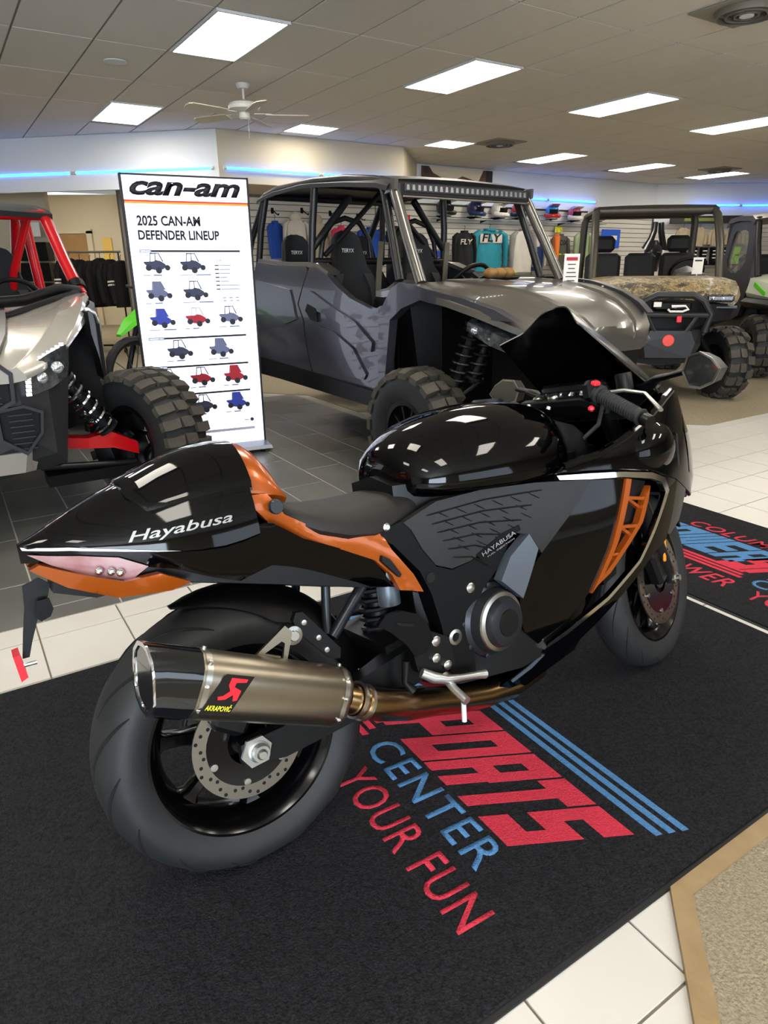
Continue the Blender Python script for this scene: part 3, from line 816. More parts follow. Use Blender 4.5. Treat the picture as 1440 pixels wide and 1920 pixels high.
ventp = [(1.080, .726), (1.190, .700), (1.168, .659), (1.143, .593), (1.030, .468), (.966, .424), (1.024, .548)]
panel('vent_well', ventp, yf_off(-.032), .012, 'engine_dark', bike, .02, .002)
def strip_panel(name, a, b, w, m, o, th=.02):
    dx, dz = b[0] - a[0], b[1] - a[1]; l = math.hypot(dx, dz); nx, nz = -dz / l * w / 2, dx / l * w / 2
    panel(name, [(a[0] + nx, a[1] + nz), (b[0] + nx, b[1] + nz), (b[0] - nx, b[1] - nz), (a[0] - nx, a[1] - nz)], yf_off(o), th, m, bike, .015, .003)
panel('vent_frame', [(1.078, .727), (1.096, .722), (1.043, .560), (.992, .455), (.966, .424), (1.020, .548)], yf_off(.002), .034, 'paint_orange', bike, .015, .004, label='metallic orange vent frame')
panel('vent_frame', [(1.176, .690), (1.166, .655), (1.141, .593), (1.030, .468), (.966, .424), (.990, .452), (1.026, .486), (1.125, .597), (1.150, .660)], yf_off(-.006), .02, 'paint_orange', bike, .015, .003)
for a, b in (((1.085, .672), (1.165, .655)), ((1.058, .595), (1.130, .585)), ((1.025, .520), (1.068, .517))):
    strip_panel('vent_bar', a, b, .009, 'paint_orange', -.008)
    strip_panel('vent_bar', (a[0] + .012, a[1] - .004), (b[0] - .012, b[1] - .030), .008, 'paint_orange', -.018)
trim = [(.859, .770), (.959, .760), (1.061, .748), (1.171, .728), (1.229, .704), (1.247, .665), (1.209, .612), (1.127, .480), (1.024, .391), (.897, .318), (.827, .289), (.837, .306), (.892, .332), (1.018, .402), (1.119, .488), (1.196, .615), (1.226, .664), (1.208, .695), (1.165, .712), (1.059, .734), (.957, .745), (.865, .758)]
panel('chrome_trim', trim, yf_off(.008), .018, 'chrome', bike, .012, .005, label='bright chrome V-shaped trim line')
lower = [(1.236, .706), (1.30, .690), (1.395, .640), (1.335, .556), (1.189, .490), (1.108, .413), (1.003, .320), (.902, .236), (.813, .194), (.741, .190), (.682, .200), (.742, .225), (.811, .268), (.84, .290), (.901, .315), (1.026, .389), (1.129, .478), (1.215, .611), (1.251, .663)]
panel('lower_fairing', lower, yf_off(.0), .018, 'paint_black', bike, .018, .006)
panel('fairing_decal', [(.742, .208), (.80, .236), (.836, .268), (.826, .272), (.785, .244), (.735, .217)], yf_off(.003), .004, 'facet_grey', bike, .012, .001, both=False)
upper = [(.858, .772), (.90, .792), (1.0, .803), (1.1, .832), (1.2, .868), (1.3, .902), (1.36, .920), (1.42, .935), (1.47, .93), (1.47, .60), (1.40, .632), (1.31, .680), (1.235, .706), (1.171, .730), (1.061, .750), (.959, .762)]
panel('upper_fairing', upper, yf_off(.001), .016, 'paint_black', bike, .02, .008, smooth=60.)
# rolled cockpit rim
for s in (-1, 1):
    MB().tube([(x, s * (yfair(x, z) - .002), z) for x, z in ((.89, .788), (.95, .797), (1.0, .803), (1.1, .832), (1.2, .868), (1.3, .902), (1.36, .920), (1.42, .935))], .011, 10).build('cockpit_rim', 'paint_black', bike)
# rounded side pod with intake slot
    MB().ball((1.24, s * .236, .782), (.13, .060, .085), 32, 18, Matrix.Rotation(-.20 * s, 3, 'Z')).build('side_pod', 'paint_black', bike, 60.)
    MB().rbox((1.345, s * .243, .765), (.018, .05, .105), .008, Matrix.Rotation(.45 * s, 4, 'Z')).build('intake_slot', 'engine_dark', bike)
# nose
st = []
for x, zt, zb in ((1.44, .955, .615), (1.47, .950, .60), (1.52, .932, .585), (1.57, .905, .575), (1.62, .865, .57), (1.66, .815, .57), (1.70, .745, .575), (1.725, .68, .59), (1.735, .63, .605)):
    w = interp(WX, x) + .003
    pr = []
    for i in range(15):
        t = PI / 2 * i / 14
        pr.append((w * math.sin(t) ** .62, zb + .07 + (zt - zb - .07) * math.cos(t) ** .72))
    pr += [(w * .93, zb + .03), (w * .8, zb)]
    st.append((x, pr))
hull('nose_cowl', st, 'paint_black', smooth=60.)
MB().ball((1.715, 0, .66), (.025, .05, .04), 20, 12).build('head_lamp', mat('lamp_glass', 'c8d2d8', .08, coat=1.), bike)
# windscreen
g = []
for i in range(15):
    t = i / 14
    row = []
    for j in range(-12, 13):
        s = j / 12; a = abs(s)
        xc = 1.50 - .32 * t; zc = .955 + .27 * (t ** .85) ; xsd = 1.335 - .245 * t; zs = .935 + .207 * t
        y = s * (.215 - .045 * t)
        bell = .5 + .5 * math.cos(PI * min(1., a / .92) ** 1.25)
        lip = interp([(0, 0), (.2, .05), (.35, .2), (.5, .48), (.62, .68), (.8, .83), (1, 1)], a)
        tt = t ** 3
        q = (1 - tt) * a ** 2.0 + tt * lip
        row.append((xc + (xsd - xc) * ((1 - t) * a ** 2.4 + t * a ** 1.4), y, zc + (zs - zc) * q))
    g.append(row)
def sheet(g, th=.004, n=None):
    mb = MB(); m, k = len(g), len(g[0])
    vs = [p for r in g for p in r]; o = len(vs); vs += [(p[0] - th * .6, p[1], p[2] - th) for p in vs]
    fs = []
    for i in range(m - 1):
        for j in range(k - 1):
            a = i * k + j; fs += [(a, a + 1, a + k + 1, a + k), (a + o, a + k + o, a + k + 1 + o, a + 1 + o)]
    rim = [j for j in range(k)] + [i * k + k - 1 for i in range(1, m)] + [(m - 1) * k + j for j in range(k - 2, -1, -1)] + [i * k for i in range(m - 2, 0, -1)]
    for a, b in zip(rim, rim[1:] + rim[:1]): fs.append((a, b, b + o, a + o))
    return mb.add(vs, fs)
sheet(g).build('windscreen', 'smoke_screen', bike, 60.)
sheet([[(1.20 + .20 * i / 6, (-.20 + .40 * j / 10) * (1 - .1 * i / 6), .88 + .075 * i / 6 - .00 * abs(j - 5)) for j in range(11)] for i in range(7)]).build('dash_cover', 'bike_plastic', bike)

# ---- engine and exhaust ----
hull('engine_block', [(.47, [(0, .55), (.10, .55), (.12, .30), (0, .28)]), (.55, [(0, .62), (.14, .60), (.155, .28), (0, .22)]), (.75, [(0, .66), (.165, .62), (.165, .26), (0, .18)]), (.95, [(0, .66), (.17, .60), (.16, .28), (0, .18)]), (1.05, [(0, .60), (.15, .55), (.13, .35), (0, .25)])], 'engine_dark')
cc = (.652, -.160, .428)
MB().lathe([(.0, .072), (.040, .072), (.058, .068), (.064, .058), (.066, .05), (.078, .045), (.085, .02), (.096, .012), (.098, 0)], cc, (.12, -1, .0), 40).build('clutch_cover', 'cover_grey', bike)
MB().lathe([(.066, .053), (.076, .050), (.078, .044), (.066, .044)], cc, (.12, -1, 0), 40, closed=True).build('cover_ring', 'bright_steel', bike)
MB().lathe([(.0, .076), (.034, .075), (.036, .070)], cc, (.12, -1, 0), 32).build('cover_centre', 'engine_dark', bike)
for k in range(9):
    a = 2 * PI * k / 9 + .2
    MB().lathe([(0, .022), (.007, .020), (.008, .0)], (cc[0] + .094 * math.cos(a), cc[1] - .002, cc[2] + .094 * math.sin(a)), (0, -1, 0), 10).build('cover_bolt', 'cover_grey', bike)
hull('belly_pan', [(.62, [(0, .20), (.09, .21), (.08, .165), (0, .15)]), (.8, [(0, .20), (.13, .22), (.11, .17), (0, .14)]), (1.0, [(0, .25), (.14, .30), (.12, .22), (0, .2)]), (1.15, [(0, .35), (.12, .42), (.10, .33), (0, .3)])], 'paint_black')
hull('radiator', [(1.10, [(0, .72), (.18, .70), (.16, .40), (0, .38)]), (1.16, [(0, .72), (.18, .70), (.16, .42), (0, .40)])], 'engine_dark')
# muffler: front to rear
mf, mr = Vector((.170, -.232, .405)), Vector((-.222, -.288, .597))
md = (mr - mf).normalized(); mn = Vector((-.15, -1, .05)); mn = (mn - md * mn.dot(md)).normalized(); mh = md.cross(mn) * -1
if mh.z < 0: mh = -mh
ml = (mr - mf).length
def msec(s, k=1., cut=0.):
    P = []
    pts = [(.052, -.026), (.052, .020), (.046, .042), (.024, .062), (.004, .066), (-.020, .062), (-.044, .042), (-.050, .018), (-.050, -.024), (-.040, -.046), (-.018, -.060), (.010, -.063), (.036, -.050)]
    c = mf + md * s
    for a, b in pts:
        q = c + mn * a * k + mh * b * k + md * (cut * (b / .066))
        P.append(tuple(q))
    return P
def mring(name, ss, m, parent=None):
    return MB().loft([msec(s, k, c) for s, k, c in ss]).build(name, m, parent or bike, 50.)
muf = mring('muffler', [(.0, .62, 0), (.012, .97, 0), (.02, 1., 0), (ml - .082, 1.0, .0)], 'titanium')
mring('muffler_cap', [(ml - .082, 1.02, 0), (ml - .06, 1.02, .0), (ml - .02, 1.0, .012), (ml, .98, .022)], 'carbon_cap', bike)
MB().loft([msec(ml - .001, .99, .0222), msec(ml + .003, .98, .0225), msec(ml + .003, .86, .0225 * .86), msec(ml - .02, .84, .012)], caps=False).build('cap_rim', 'chrome', bike, 50.)
mring('cap_bore', [(ml - .012, .85, .010), (ml - .008, .84, .0145)], 'rubber_groove', bike)
for s_ in (.028, ml - .094):
    MB().loft([msec(s_ - .006, 1.012), msec(s_ + .006, 1.012)], caps=False).build('muffler_band', 'bright_steel', muf, 50.)
    for a, b in ((.054, .012), (.040, .052), (.048, -.036), (.0, .068)):
        c = mf + md * s_ + mn * a + mh * b
        MB().lathe([(0, .004), (.004, .003), (.005, -.002)], c, mn * a + mh * b, 8).build('rivet', 'bright_steel', muf)
# sticker on the flat outer face, reading towards the front
o_ = mf + md * (ml - .084) + mn * .0525 - mh * .034
SM = axes(o_, -md, mh)
if SM.col[2].to_3d().dot(mn) < 0: SM = axes(o_ , -md, mh)
def stick(poly, m, l, name):
    MB().prism(poly, lambda u, v, t: tuple(o_ + (-md) * u + mh * v + mn * t), l, l + .0006).build(name, m, muf, 0)
stick([(.006, -.004), (.066, -.004), (.098, .072), (.040, .072)], 'sticker_black', .0004, 'sticker')
stick([(.052, .066), (.086, .066), (.084, .060), (.064, .058), (.062, .050), (.078, .044), (.074, .026), (.066, .024), (.064, .036), (.050, .026), (.036, .024), (.034, .030), (.044, .032), (.056, .042), (.050, .052)], 'sticker_red', .0011, 'sticker_emblem')
text('sticker_lettering', 'AKRAPOVI\u010c', 'sticker_yellow', muf, axes(o_ + (-md) * .016 + mh * .004 + mn * .0012, -md, mh), .052, .013, .02, .3, .0004)
# hanger bracket
MB().prism([(.0, .548), (.074, .592), (.088, .575), (.066, .515), (.058, .520), (.068, .556), (.062, .562), (.022, .548), (.055, .532), (.052, .524)], lambda u, v, t: (u, t, v), -.222, -.214).build('muffler_bracket', 'titanium', bike, 0)
MB().lathe([(0, .012), (.010, .012), (.012, .008), (.020, .006), (.021, 0), (.021, -.03)], (.094, -.205, .562), (0, -1, 0), 24).build('bracket_washer', 'bright_steel', bike)
MB().prism([(.100, .590), (.108, .606), (.124, .604), (.200, .500), (.196, .478), (.172, .484), (.110, .560)], lambda u, v, t: (u, t, v), -.205, -.190).build('hanger_arm', 'bike_plastic', bike, 0)
for x, z in ((.122, .582), (.150, .540), (.165, .508)):
    MB().lathe([(0, .006), (.006, .005), (.007, 0)], (x, -.205, z), (0, -1, 0), 12).build('hanger_bolt', 'bright_steel', bike)
# link pipe
MB().tube([(.178, -.232, .401), (.215, -.228, .378), (.27, -.215, .345), (.36, -.185, .300), (.46, -.150, .262), (.56, -.122, .222), (.66, -.10, .192), (.78, -.08, .172), (.90, -.06, .18)], [.030, .036, .037, .036, .036, .036, .035, .034, .034], 20).build('link_pipe', 'titanium_gold', bike)
for p in ((.205, -.230, .385), (.225, -.226, .371)):
    MB().lathe([(.036, -.004), (.041, -.004), (.041, .004), (.036, .004)], p, (.8, .12, -.5), 24, closed=True).build('pipe_clamp', 'bright_steel', bike)

# ---- running gear ----
def wheel(root_name, R, w, hgt, rimr, M, rear):
    grp = bpy.data.objects.new(root_name, None); COL.objects.link(grp); grp.parent = bike; grp.matrix_local = M
    pr = []
    for i in range(-12, 13):
        t = 1.75 * i / 12
        pr.append((R - hgt * (1 - math.cos(t)) - (0 if abs(t) < 1.3 else (abs(t) - 1.3) * .03), w / 2 * math.sin(t) if abs(t) < 1.5 else math.copysign(w / 2 * (1 - (abs(t) - 1.5) * .35), t)))
    rr = rimr
    pr = [(rr - .004, -w * .40)] + pr + [(rr - .004, w * .40)]
    ty = MB().lathe(pr, (0, 0, 0), (0, 1, 0), 96, closed=True).build('tyre', 'rubber', grp, 50.)
    gr = MB(); n = 14
    for k in range(n):
        for sgn in (-1, 1):
            P = []
            for q in range(8):
                t = sgn * (.18 + 1.05 * q / 7); a = 2 * PI * k / n + (.22 if sgn > 0 else 0) + .55 * (q / 7) ** .7 * 1.0
                rad = R - hgt * (1 - math.cos(t)) - .0008 * rear; yy = w / 2 * math.sin(t)
                P.append((rad * math.cos(a), yy, -rad * math.sin(a)))
            gr.tube(P, [.0015, .0036, .0045, .0048, .0048, .004, .003, .0015] if rear else [.001, .0016, .002, .002, .002, .0018, .0014, .0008], 6)
    gr.build('tread_grooves', 'rubber_groove', grp)
    ry = w * .42
    MB().lathe([(rr + .004, -ry), (rr + .006, -ry + .006), (rr - .012, -ry + .014), (rr - .026, -ry * .45), (rr - .030, 0), (rr - .026, ry * .45), (rr - .012, ry - .014), (rr + .006, ry - .006), (rr + .004, ry), (rr - .004, ry), (rr - .020, ry - .014), (rr - .036, ry * .4), (rr - .040, 0), (rr - .036, -ry * .4), (rr - .020, -ry + .014), (rr - .004, -ry)], (0, 0, 0), (0, 1, 0), 96, closed=True).build('rim', 'rim_black', grp, 40.)
    for k in range(7):
        a = 2 * PI * k / 7 + .25
        A_ = Matrix.Rotation(-a, 4, 'Y')
        L = []
        for r_, wd, th in ((.045, .030, .034), (.08, .020, .028), (.13, .015, .022), (.165, .017, .022), (.185, .034, .028)):
            L.append([tuple(A_ @ Vector((r_, y, z))) for y, z in ((-th, -wd * .6), (-th * .6, -wd), (th * .6, -wd), (th, -wd * .6), (th, wd * .6), (th * .6, wd), (-th * .6, wd), (-th, wd * .6))])
        MB().loft(L).build('spoke', 'rim_black', grp, 40.)
    MB().lathe([(.0, -.07), (.035, -.07), (.055, -.05), (.058, 0), (.055, .05), (.035, .07), (0, .07)], (0, 0, 0), (0, 1, 0), 32).build('hub', 'rim_black', grp)
    return grp
def disc(parent, y, ro, ri, side):
    d = MB().lathe([(ri, -.0025), (ro, -.0025), (ro, .0025), (ri, .0025)], (0, y, 0), (0, 1, 0), 64, closed=True).build('brake_disc', 'disc_steel', parent, 30)
    h = MB()
    for k in range(40):
        a = 2 * PI * k / 40; r_ = ri + (ro - ri) * (.3, .6, .8, .45)[k % 4]
        h.lathe([(0, 0), (.0042, 0), (.0042, .0006)], (r_ * math.cos(a), y + side * .0026, r_ * math.sin(a)), (0, side, 0), 8)
    h.build('drill_holes', 'rubber_groove', parent)
    MB().lathe([(.05, -.004), (ri + .004, -.004), (ri + .004, .004), (.05, .004)], (0, y, 0), (0, 1, 0), 40, closed=True).build('disc_carrier', 'rim_black', parent)
    for k in range(6):
        a = 2 * PI * k / 6 + .3
        MB().lathe([(0, .006), (.008, .005), (.009, -.004)], ((ri - .004) * math.cos(a), y + side * .002, (ri - .004) * math.sin(a)), (0, side, 0), 12).build('disc_bolt', 'bright_steel', parent)
rw = wheel('rear_wheel', .314, .19, .062, .215, Matrix.Translation((0, 0, .314)), True)
disc(rw, -.088, .128, .094, -1)
_rake = math.radians(23); _ax = Vector((-math.sin(_rake), 0, math.cos(_rake))); _p0 = Vector((1.48 + .093, 0, 0))
STEER = Matrix.Translation(_p0) @ Matrix.Rotation(.262, 4, _ax) @ Matrix.Translation(-_p0)
fw = wheel('front_wheel', .300, .12, .050, .212, STEER @ Matrix.Translation((1.48, 0, .300)), False)
disc(fw, -.066, .155, .115, -1); disc(fw, .066, .155, .115, 1)
# swing arm, axle block, chain side
for s in (-1, 1):
    MB().loft([[(x, s * y0, zb), (x, s * y0, zt), (x, s * y1, zt), (x, s * y1, zb)] for x, y0, y1, zb, zt in ((-.035, .115, .142, .290, .338), (.06, .112, .145, .275, .345), (.30, .105, .150, .300, .395), (.45, .08, .150, .330, .43), (.58, .06, .13, .33, .43))]).build('swing_arm', 'engine_dark', bike, 0)
hull('swing_arm_bridge', [(.36, [(0, .43), (.12, .43), (.12, .33), (0, .33)]), (.56, [(0, .46), (.12, .46), (.12, .33), (0, .33)])], 'engine_dark')
MB().prism([(-.040, .312), (-.024, .345), (.012, .346), (.030, .322), (.018, .288), (-.022, .284)], lambda u, v, t: (u, t, v), -.150, -.143).build('axle_plate', 'silver_alu', bike, 0)
MB().lathe([(0, .030), (.008, .030), (.009, .020), (.012, .024), (.018, .024), (.020, .010), (.024, .008), (.024, -.02)], (0, -.143, .314), (0, -1, 0), 24).build('axle_nut', 'silver_alu', bike)
MB().cyl((.03, -.135, .322), (.075, -.135, .335), .005, 8).build('chain_adjuster', 'bright_steel', bike)
MB().rbox((-.035, -.095, .385), (.085, .05, .06), .012, Matrix.Rotation(.6, 4, 'Y')).build('rear_caliper', 'engine_dark', bike)
MB().lathe([(.06, -.004), (.088, -.004), (.088, .004), (.06, .004)], (0, .112, .314), (0, 1, 0), 36, closed=True).build('sprocket', 'disc_steel', bike)
MB().tube([(0, .112, .402), (.35, .112, .46), (.58, .112, .43), (.61, .112, .39), (.58, .112, .35), (.35, .112, .29), (0, .112, .226), (-.06, .112, .250), (-.088, .112, .314), (-.06, .112, .378)], .006, 8, closed=True).build('drive_chain', 'dark_metal', bike)
# hugger
L = []
for k in range(16):
    a = math.radians(107 - 95 * k / 15); r_ = .338 + .010 * math.sin(PI * k / 15); u = min(1, k / 6); hw = .010 + .095 * u ** .7; dr = .075 * u ** .9
    f_ = lambda y, o: (((r_ - o) - dr * abs(y) ** 2.6) * math.cos(a), y * hw, .314 + ((r_ - o) - dr * abs(y) ** 2.6) * math.sin(a))
    ys = (-1, -.95, -.85, -.7, -.45, -.2, 0, .2, .45, .7, .85, .95, 1)
    L.append([f_(y, 0) for y in ys] + [f_(y * .97, .006) for y in reversed(ys)])
MB().loft(L).build('rear_hugger', 'bike_matte', bike, 50.)
# shock, linkage and under-seat tubes
MB().cyl((.246, -.08, .620), (.225, -.09, .500), .011).build('subframe_tube', 'cover_grey', bike)
MB().cyl((.357, -.08, .600), (.233, -.10, .490), .014).build('subframe_tube', 'cover_grey', bike)
MB().cyl((.246, .08, .620), (.225, .09, .500), .011).build('subframe_tube', 'cover_grey', bike)
MB().cyl((.42, 0, .62), (.42, 0, .36), .035).build('shock_absorber', 'engine_dark', bike)
MB().tube([(.42 + .045 * math.cos(a * .7), .045 * math.sin(a * .7), .38 + .0028 * a) for a in range(80)], .006, 6).build('shock_spring', 'dark_metal', bike)
MB().lathe([(0, .05), (.026, .05), (.028, .03), (.028, -.05)], (.40, -.10, .575), (0, 0, 1), 20).build('fluid_reservoir', 'facet_grey', bike)
# rear sets
MB().prism([(.300, .520), (.322, .538), (.37, .536), (.408, .518), (.434, .486), (.446, .445), (.420, .418), (.388, .418), (.370, .452), (.335, .492)], lambda u, v, t: (u, t, v), -.205, -.192).build('heel_guard', 'bike_matte', bike, 0)
MB().prism([(.345, .516), (.350, .508), (.39, .492), (.394, .498)], lambda u, v, t: (u, t, v), -.208, -.205).build('guard_slot', 'engine_dark', bike, 0)
MB().prism([(.39, .43), (.45, .46), (.50, .43), (.51, .36), (.47, .34), (.40, .37)], lambda u, v, t: (u, t, v), -.192, -.165).build('footrest_plate', 'bike_plastic', bike, 0)
for x, z, r_ in ((.457, .434, .013), (.452, .392, .012), (.483, .365, .012), (.382, .728, .010), (.588, .531, .013)):
    MB().lathe([(0, .006), (r_ * .6, .006), (r_, .003), (r_, -.02)], (x, -(.196 if x < .49 and z < .5 else interp(WF, x) + .004), z), (0, -1, 0), 16).build('frame_bolt', 'bright_steel', bike)
MB().lathe([(.009, -.004), (.018, -.004), (.020, .004), (.012, .006)], (.529, -.176, .418), (0, -1, 0), 24, closed=True).build('pivot_ring', 'bright_steel', bike)
MB().lathe([(0, .001), (.013, .001), (.013, -.002)], (.480, -.1735, .583), (0, -1, 0), 18).build('frame_plug', 'rubber_groove', bike)
MB().tube([(.40, -.205, .375), (.425, -.215, .357), (.455, -.225, .345), (.50, -.225, .335), (.545, -.222, .325), (.575, -.222, .318)], [.012, .014, .011, .008, .009, .012], 12).build('brake_pedal', 'silver_alu', bike)
MB().tube([(.465, -.20, .345), (.468, -.235, .318), (.470, -.275, .300)], [.012, .010, .011], 12).build('foot_peg', 'silver_alu', bike)
MB().cyl((.470, -.262, .296), (.466, -.262, .246), .006, 10).build('peg_feeler', 'white_trim', bike)
MB().tube([(.37, -.19, .41), (.36, -.19, .36), (.375, -.195, .335)], [.010, .008, .012], 10).build('brake_rod', 'bike_plastic', bike)
MB().tube([(.52, .10, .24), (.50, .20, .16), (.47, .30, .075)], [.014, .012, .012], 12).build('side_stand', 'bike_plastic', bike)
MB().rbox((.465, .302, .076), (.09, .05, .012), .004, Matrix.Rotation(.22, 4, 'X')).build('stand_foot', 'bike_plastic', bike)
# frame lettering plate
panel('frame_plate', [(.610, .612), (.690, .652), (.738, .664), (.742, .650), (.690, .632), (.622, .598)], yf_off(.006), .004, 'bike_matte', bike, .014, .001, both=False)
decal('frame_print', 'HAYABUSA', 'silver_print', yf_off(.007), (.628, .604), (.93, .37), (-.37, .93), .105, .011)
decal('frame_print', 'FUEL INJECTION', 'silver_print', yf_off(.007), (.642, .598), (.93, .37), (-.37, .93), .085, .005)

# ---- front end ----
def ST(o): o.matrix_local = STEER; return o
for s in (-1, 1):
    ST(MB().tube([(1.475, s * .10, .30), (1.46, s * .10, .34), (1.32, s * .10, .67), (1.215, s * .10, .92)], [.026, .028, .027, .026], 16).build('fork_leg', 'engine_dark', bike))
    ST(MB().rbox((1.425, s * .088, .36), (.09, .05, .12), .012, Matrix.Rotation(-.4, 4, 'Y')).build('front_caliper', 'engine_dark', bike))
    ST(MB().lathe([(0, .022), (.010, .022), (.012, .012), (.020, .010), (.020, -.02)], (1.478, s * .118, .300), (0, s, 0), 20).build('axle_clamp', 'bright_steel', bike))
    ST(MB().rbox((1.432, s * .122, .405), (.016, .008, .075), .003, Matrix.Rotation(.35, 4, 'Y')).build('fork_reflector', 'yellow_amber', bike, label='amber reflector on the fork'))
L = []
for k in range(16):
    a = math.radians(150 - 125 * k / 15); r_ = .322; hw = .062 + .014 * math.sin(PI * k / 15)
    L.append([(1.48 + (r_ - .03 * abs(y) ** 2) * math.cos(a), y * hw, .30 + (r_ - .03 * abs(y) ** 2) * math.sin(a)) for y in (-1, -.7, -.35, 0, .35, .7, 1)] + [(1.48 + (r_ - .008 - .03 * abs(y) ** 2) * math.cos(a), y * hw * .96, .30 + (r_ - .008 - .03 * abs(y) ** 2) * math.sin(a)) for y in (1, .5, 0, -.5, -1)])
ST(MB().loft(L).build('front_fender', 'paint_black', bike, 50.))
MB().rbox((1.16, 0, .925), (.12, .26, .03), .012, Matrix.Rotation(.4, 4, 'Y')).build('top_yoke', 'engine_dark', bike)
for s in (-1, 1):
    g0, g1 = STEER.inverted() @ Vector((1.090, -.200, .960)), STEER.inverted() @ Vector((1.070, -.352, .888))
    if s > 0: g0, g1 = Vector((g0.x, -g0.y, g0.z)), Vector((g1.x, -g1.y, g1.z))
    # the bars turn with the fork
    ST(MB().cyl(Vector((g0.x + .05, s * .12, g0.z + .01)), g0, .013).build('clip_on_bar', 'engine_dark', bike))
    d = (g1 - g0)
    grp = ST(MB().tube([g0, g0 + d * .06, g0 + d * .08, g0 + d * .95, g0 + d * .97, g1], [.026, .026, .019, .0195, .023, .021], 20).build('hand_grip', 'rubber', bike))
    rg = MB()
    for k in range(14): rg.lathe([(.0190, -.0015), (.0212, 0), (.0190, .0015)], g0 + d * (.14 + .055 * k), d, 20)
    rg.build('grip_rings', 'rubber', grp)
    MB().tube([g1, g1 + d * .05, g1 + d * .17], [.014, .018, .017], 16).build('bar_end', 'bike_plastic', grp)
    ST(MB().rbox(g0 - d * .12, (.05, .05, .06), .012, Matrix.Rotation(.5 * s, 4, 'Z')).build('switch_pod', 'bike_plastic', bike))
    lv = [g0 + Vector((.055, -s * .02, .0)), g0 + Vector((.075, s * .04, -.005)), g0 + Vector((.07, s * .10, -.025)), g1 + Vector((.075, s * .02, .01))]
    ST(MB().tube(lv, [.010, .008, .0065, .008], 10, sq=.7).build('brake_lever' if s < 0 else 'clutch_lever', 'silver_alu', bike))
    ST(MB().rbox(g0 + Vector((.06, -s * .03, .01)), (.06, .05, .04), .012).build('lever_perch', 'engine_dark', bike))
MB().rbox((1.068, -.214, .988), (.024, .018, .012), .003, Matrix.Rotation(.4, 4, 'X')).build('kill_switch', 'red_button', bike, label='red engine stop switch')
MB().rbox((1.052, -.206, .922), (.016, .018, .016), .005).build('start_button', 'red_button', bike, label='red start button')
ST(MB().lathe([(0, .03), (.022, .03), (.024, .025), (.024, -.02)], (1.175, -.195, .955), (0, 0, 1), 20).build('brake_reservoir', 'bike_plastic', bike))
MB().rbox((1.235, 0, .955), (.03, .26, .095), .014, Matrix.Rotation(-.65, 4, 'Y')).build('gauge_cluster', 'bike_plastic', bike)
for y, r_ in ((-.072, .034), (.072, .034), (-.022, .022), (.022, .022)):
    MB().lathe([(r_ - .004, .010), (r_, .012), (r_ + .003, .008), (r_ + .003, -.006)], (1.215, y, .962), (-.8, 0, .6), 28).build('gauge_bezel', 'chrome', bike)
    MB().lathe([(0, .007), (r_ - .004, .007), (r_ - .004, 0)], (1.215, y, .962), (-.8, 0, .6), 28).build('gauge_face', 'engine_dark', bike)
for s in (-1, 1):
    MB().tube([(1.195, s * .10, .965), (1.18, s * .14, .925), (1.13, s * .16, .87), (1.08, s * .12, .82)], .006, 8).build('cable', 'rubber', bike)
    MB().lathe([(0, .014), (.013, .014), (.015, .010), (.015, -.01)], (1.165, s * .10, .950), (-.39, 0, .92), 16).build('fork_cap', 'bright_steel', bike)
MB().lathe([(0, .012), (.014, .012), (.018, .006), (.018, -.01)], (1.13, 0, .955), (-.39, 0, .92), 18).build('ignition_lock', 'bright_steel', bike)
# mirrors
mir = [(a_, z_ - .014) for a_, z_ in ((.360, 1.003), (.380, 1.042), (.423, 1.050), (.460, 1.031), (.487, 1.001), (.462, .967), (.418, .954), (.379, .961))]
for s in (-1, 1):
    dx = 0. if s < 0 else .10
    mo = [(a, b) for a, b in mir]; cy_, cz_ = .425, .990
    P0 = [(1.222 + dx - .25 * (a - .42), s * a, b) for a, b in mo]
    P1 = [(1.262 + dx - .25 * (a - .42), s * (cy_ + (a - cy_) * .9), cz_ + (b - cz_) * .86) for a, b in mo]
    P2 = [(1.285 + dx, s * (cy_ + (a - cy_) * .5), cz_ + (b - cz_) * .45) for a, b in mo]
    hs = MB().loft([P0, P1, P2]).build('mirror_housing', 'bike_plastic', bike, 30)
    G0 = [(1.2215 + dx - .25 * (a - .42), s * (cy_ + (a - cy_) * .88), cz_ + (b - cz_) * .84) for a, b in mo]
    G1 = [(p[0] - .0015, p[1], p[2]) for p in G0]
    MB().loft([G0, G1]).build('mirror_glass', 'mirror_glass', hs, 0)
    MB().loft([P0, [(p[0] - .003, p[1], p[2]) for p in P0], [(p[0] - .003, s * (cy_ + (abs(p[1]) - cy_) * .9), cz_ + (p[2] - cz_) * .86) for p in P0]], caps=False).build('glass_rim', 'bright_steel', hs, 0)
    MB().tube([(1.30, s * .20, .955), (1.285, s * .25, .978), (1.27 + dx * .5, s * .30, .982), (1.25 + dx, s * .385, .992)], [.026, .017, .014, .016], 12, sq=.6).build('mirror_stem', 'bike_plastic', bike)

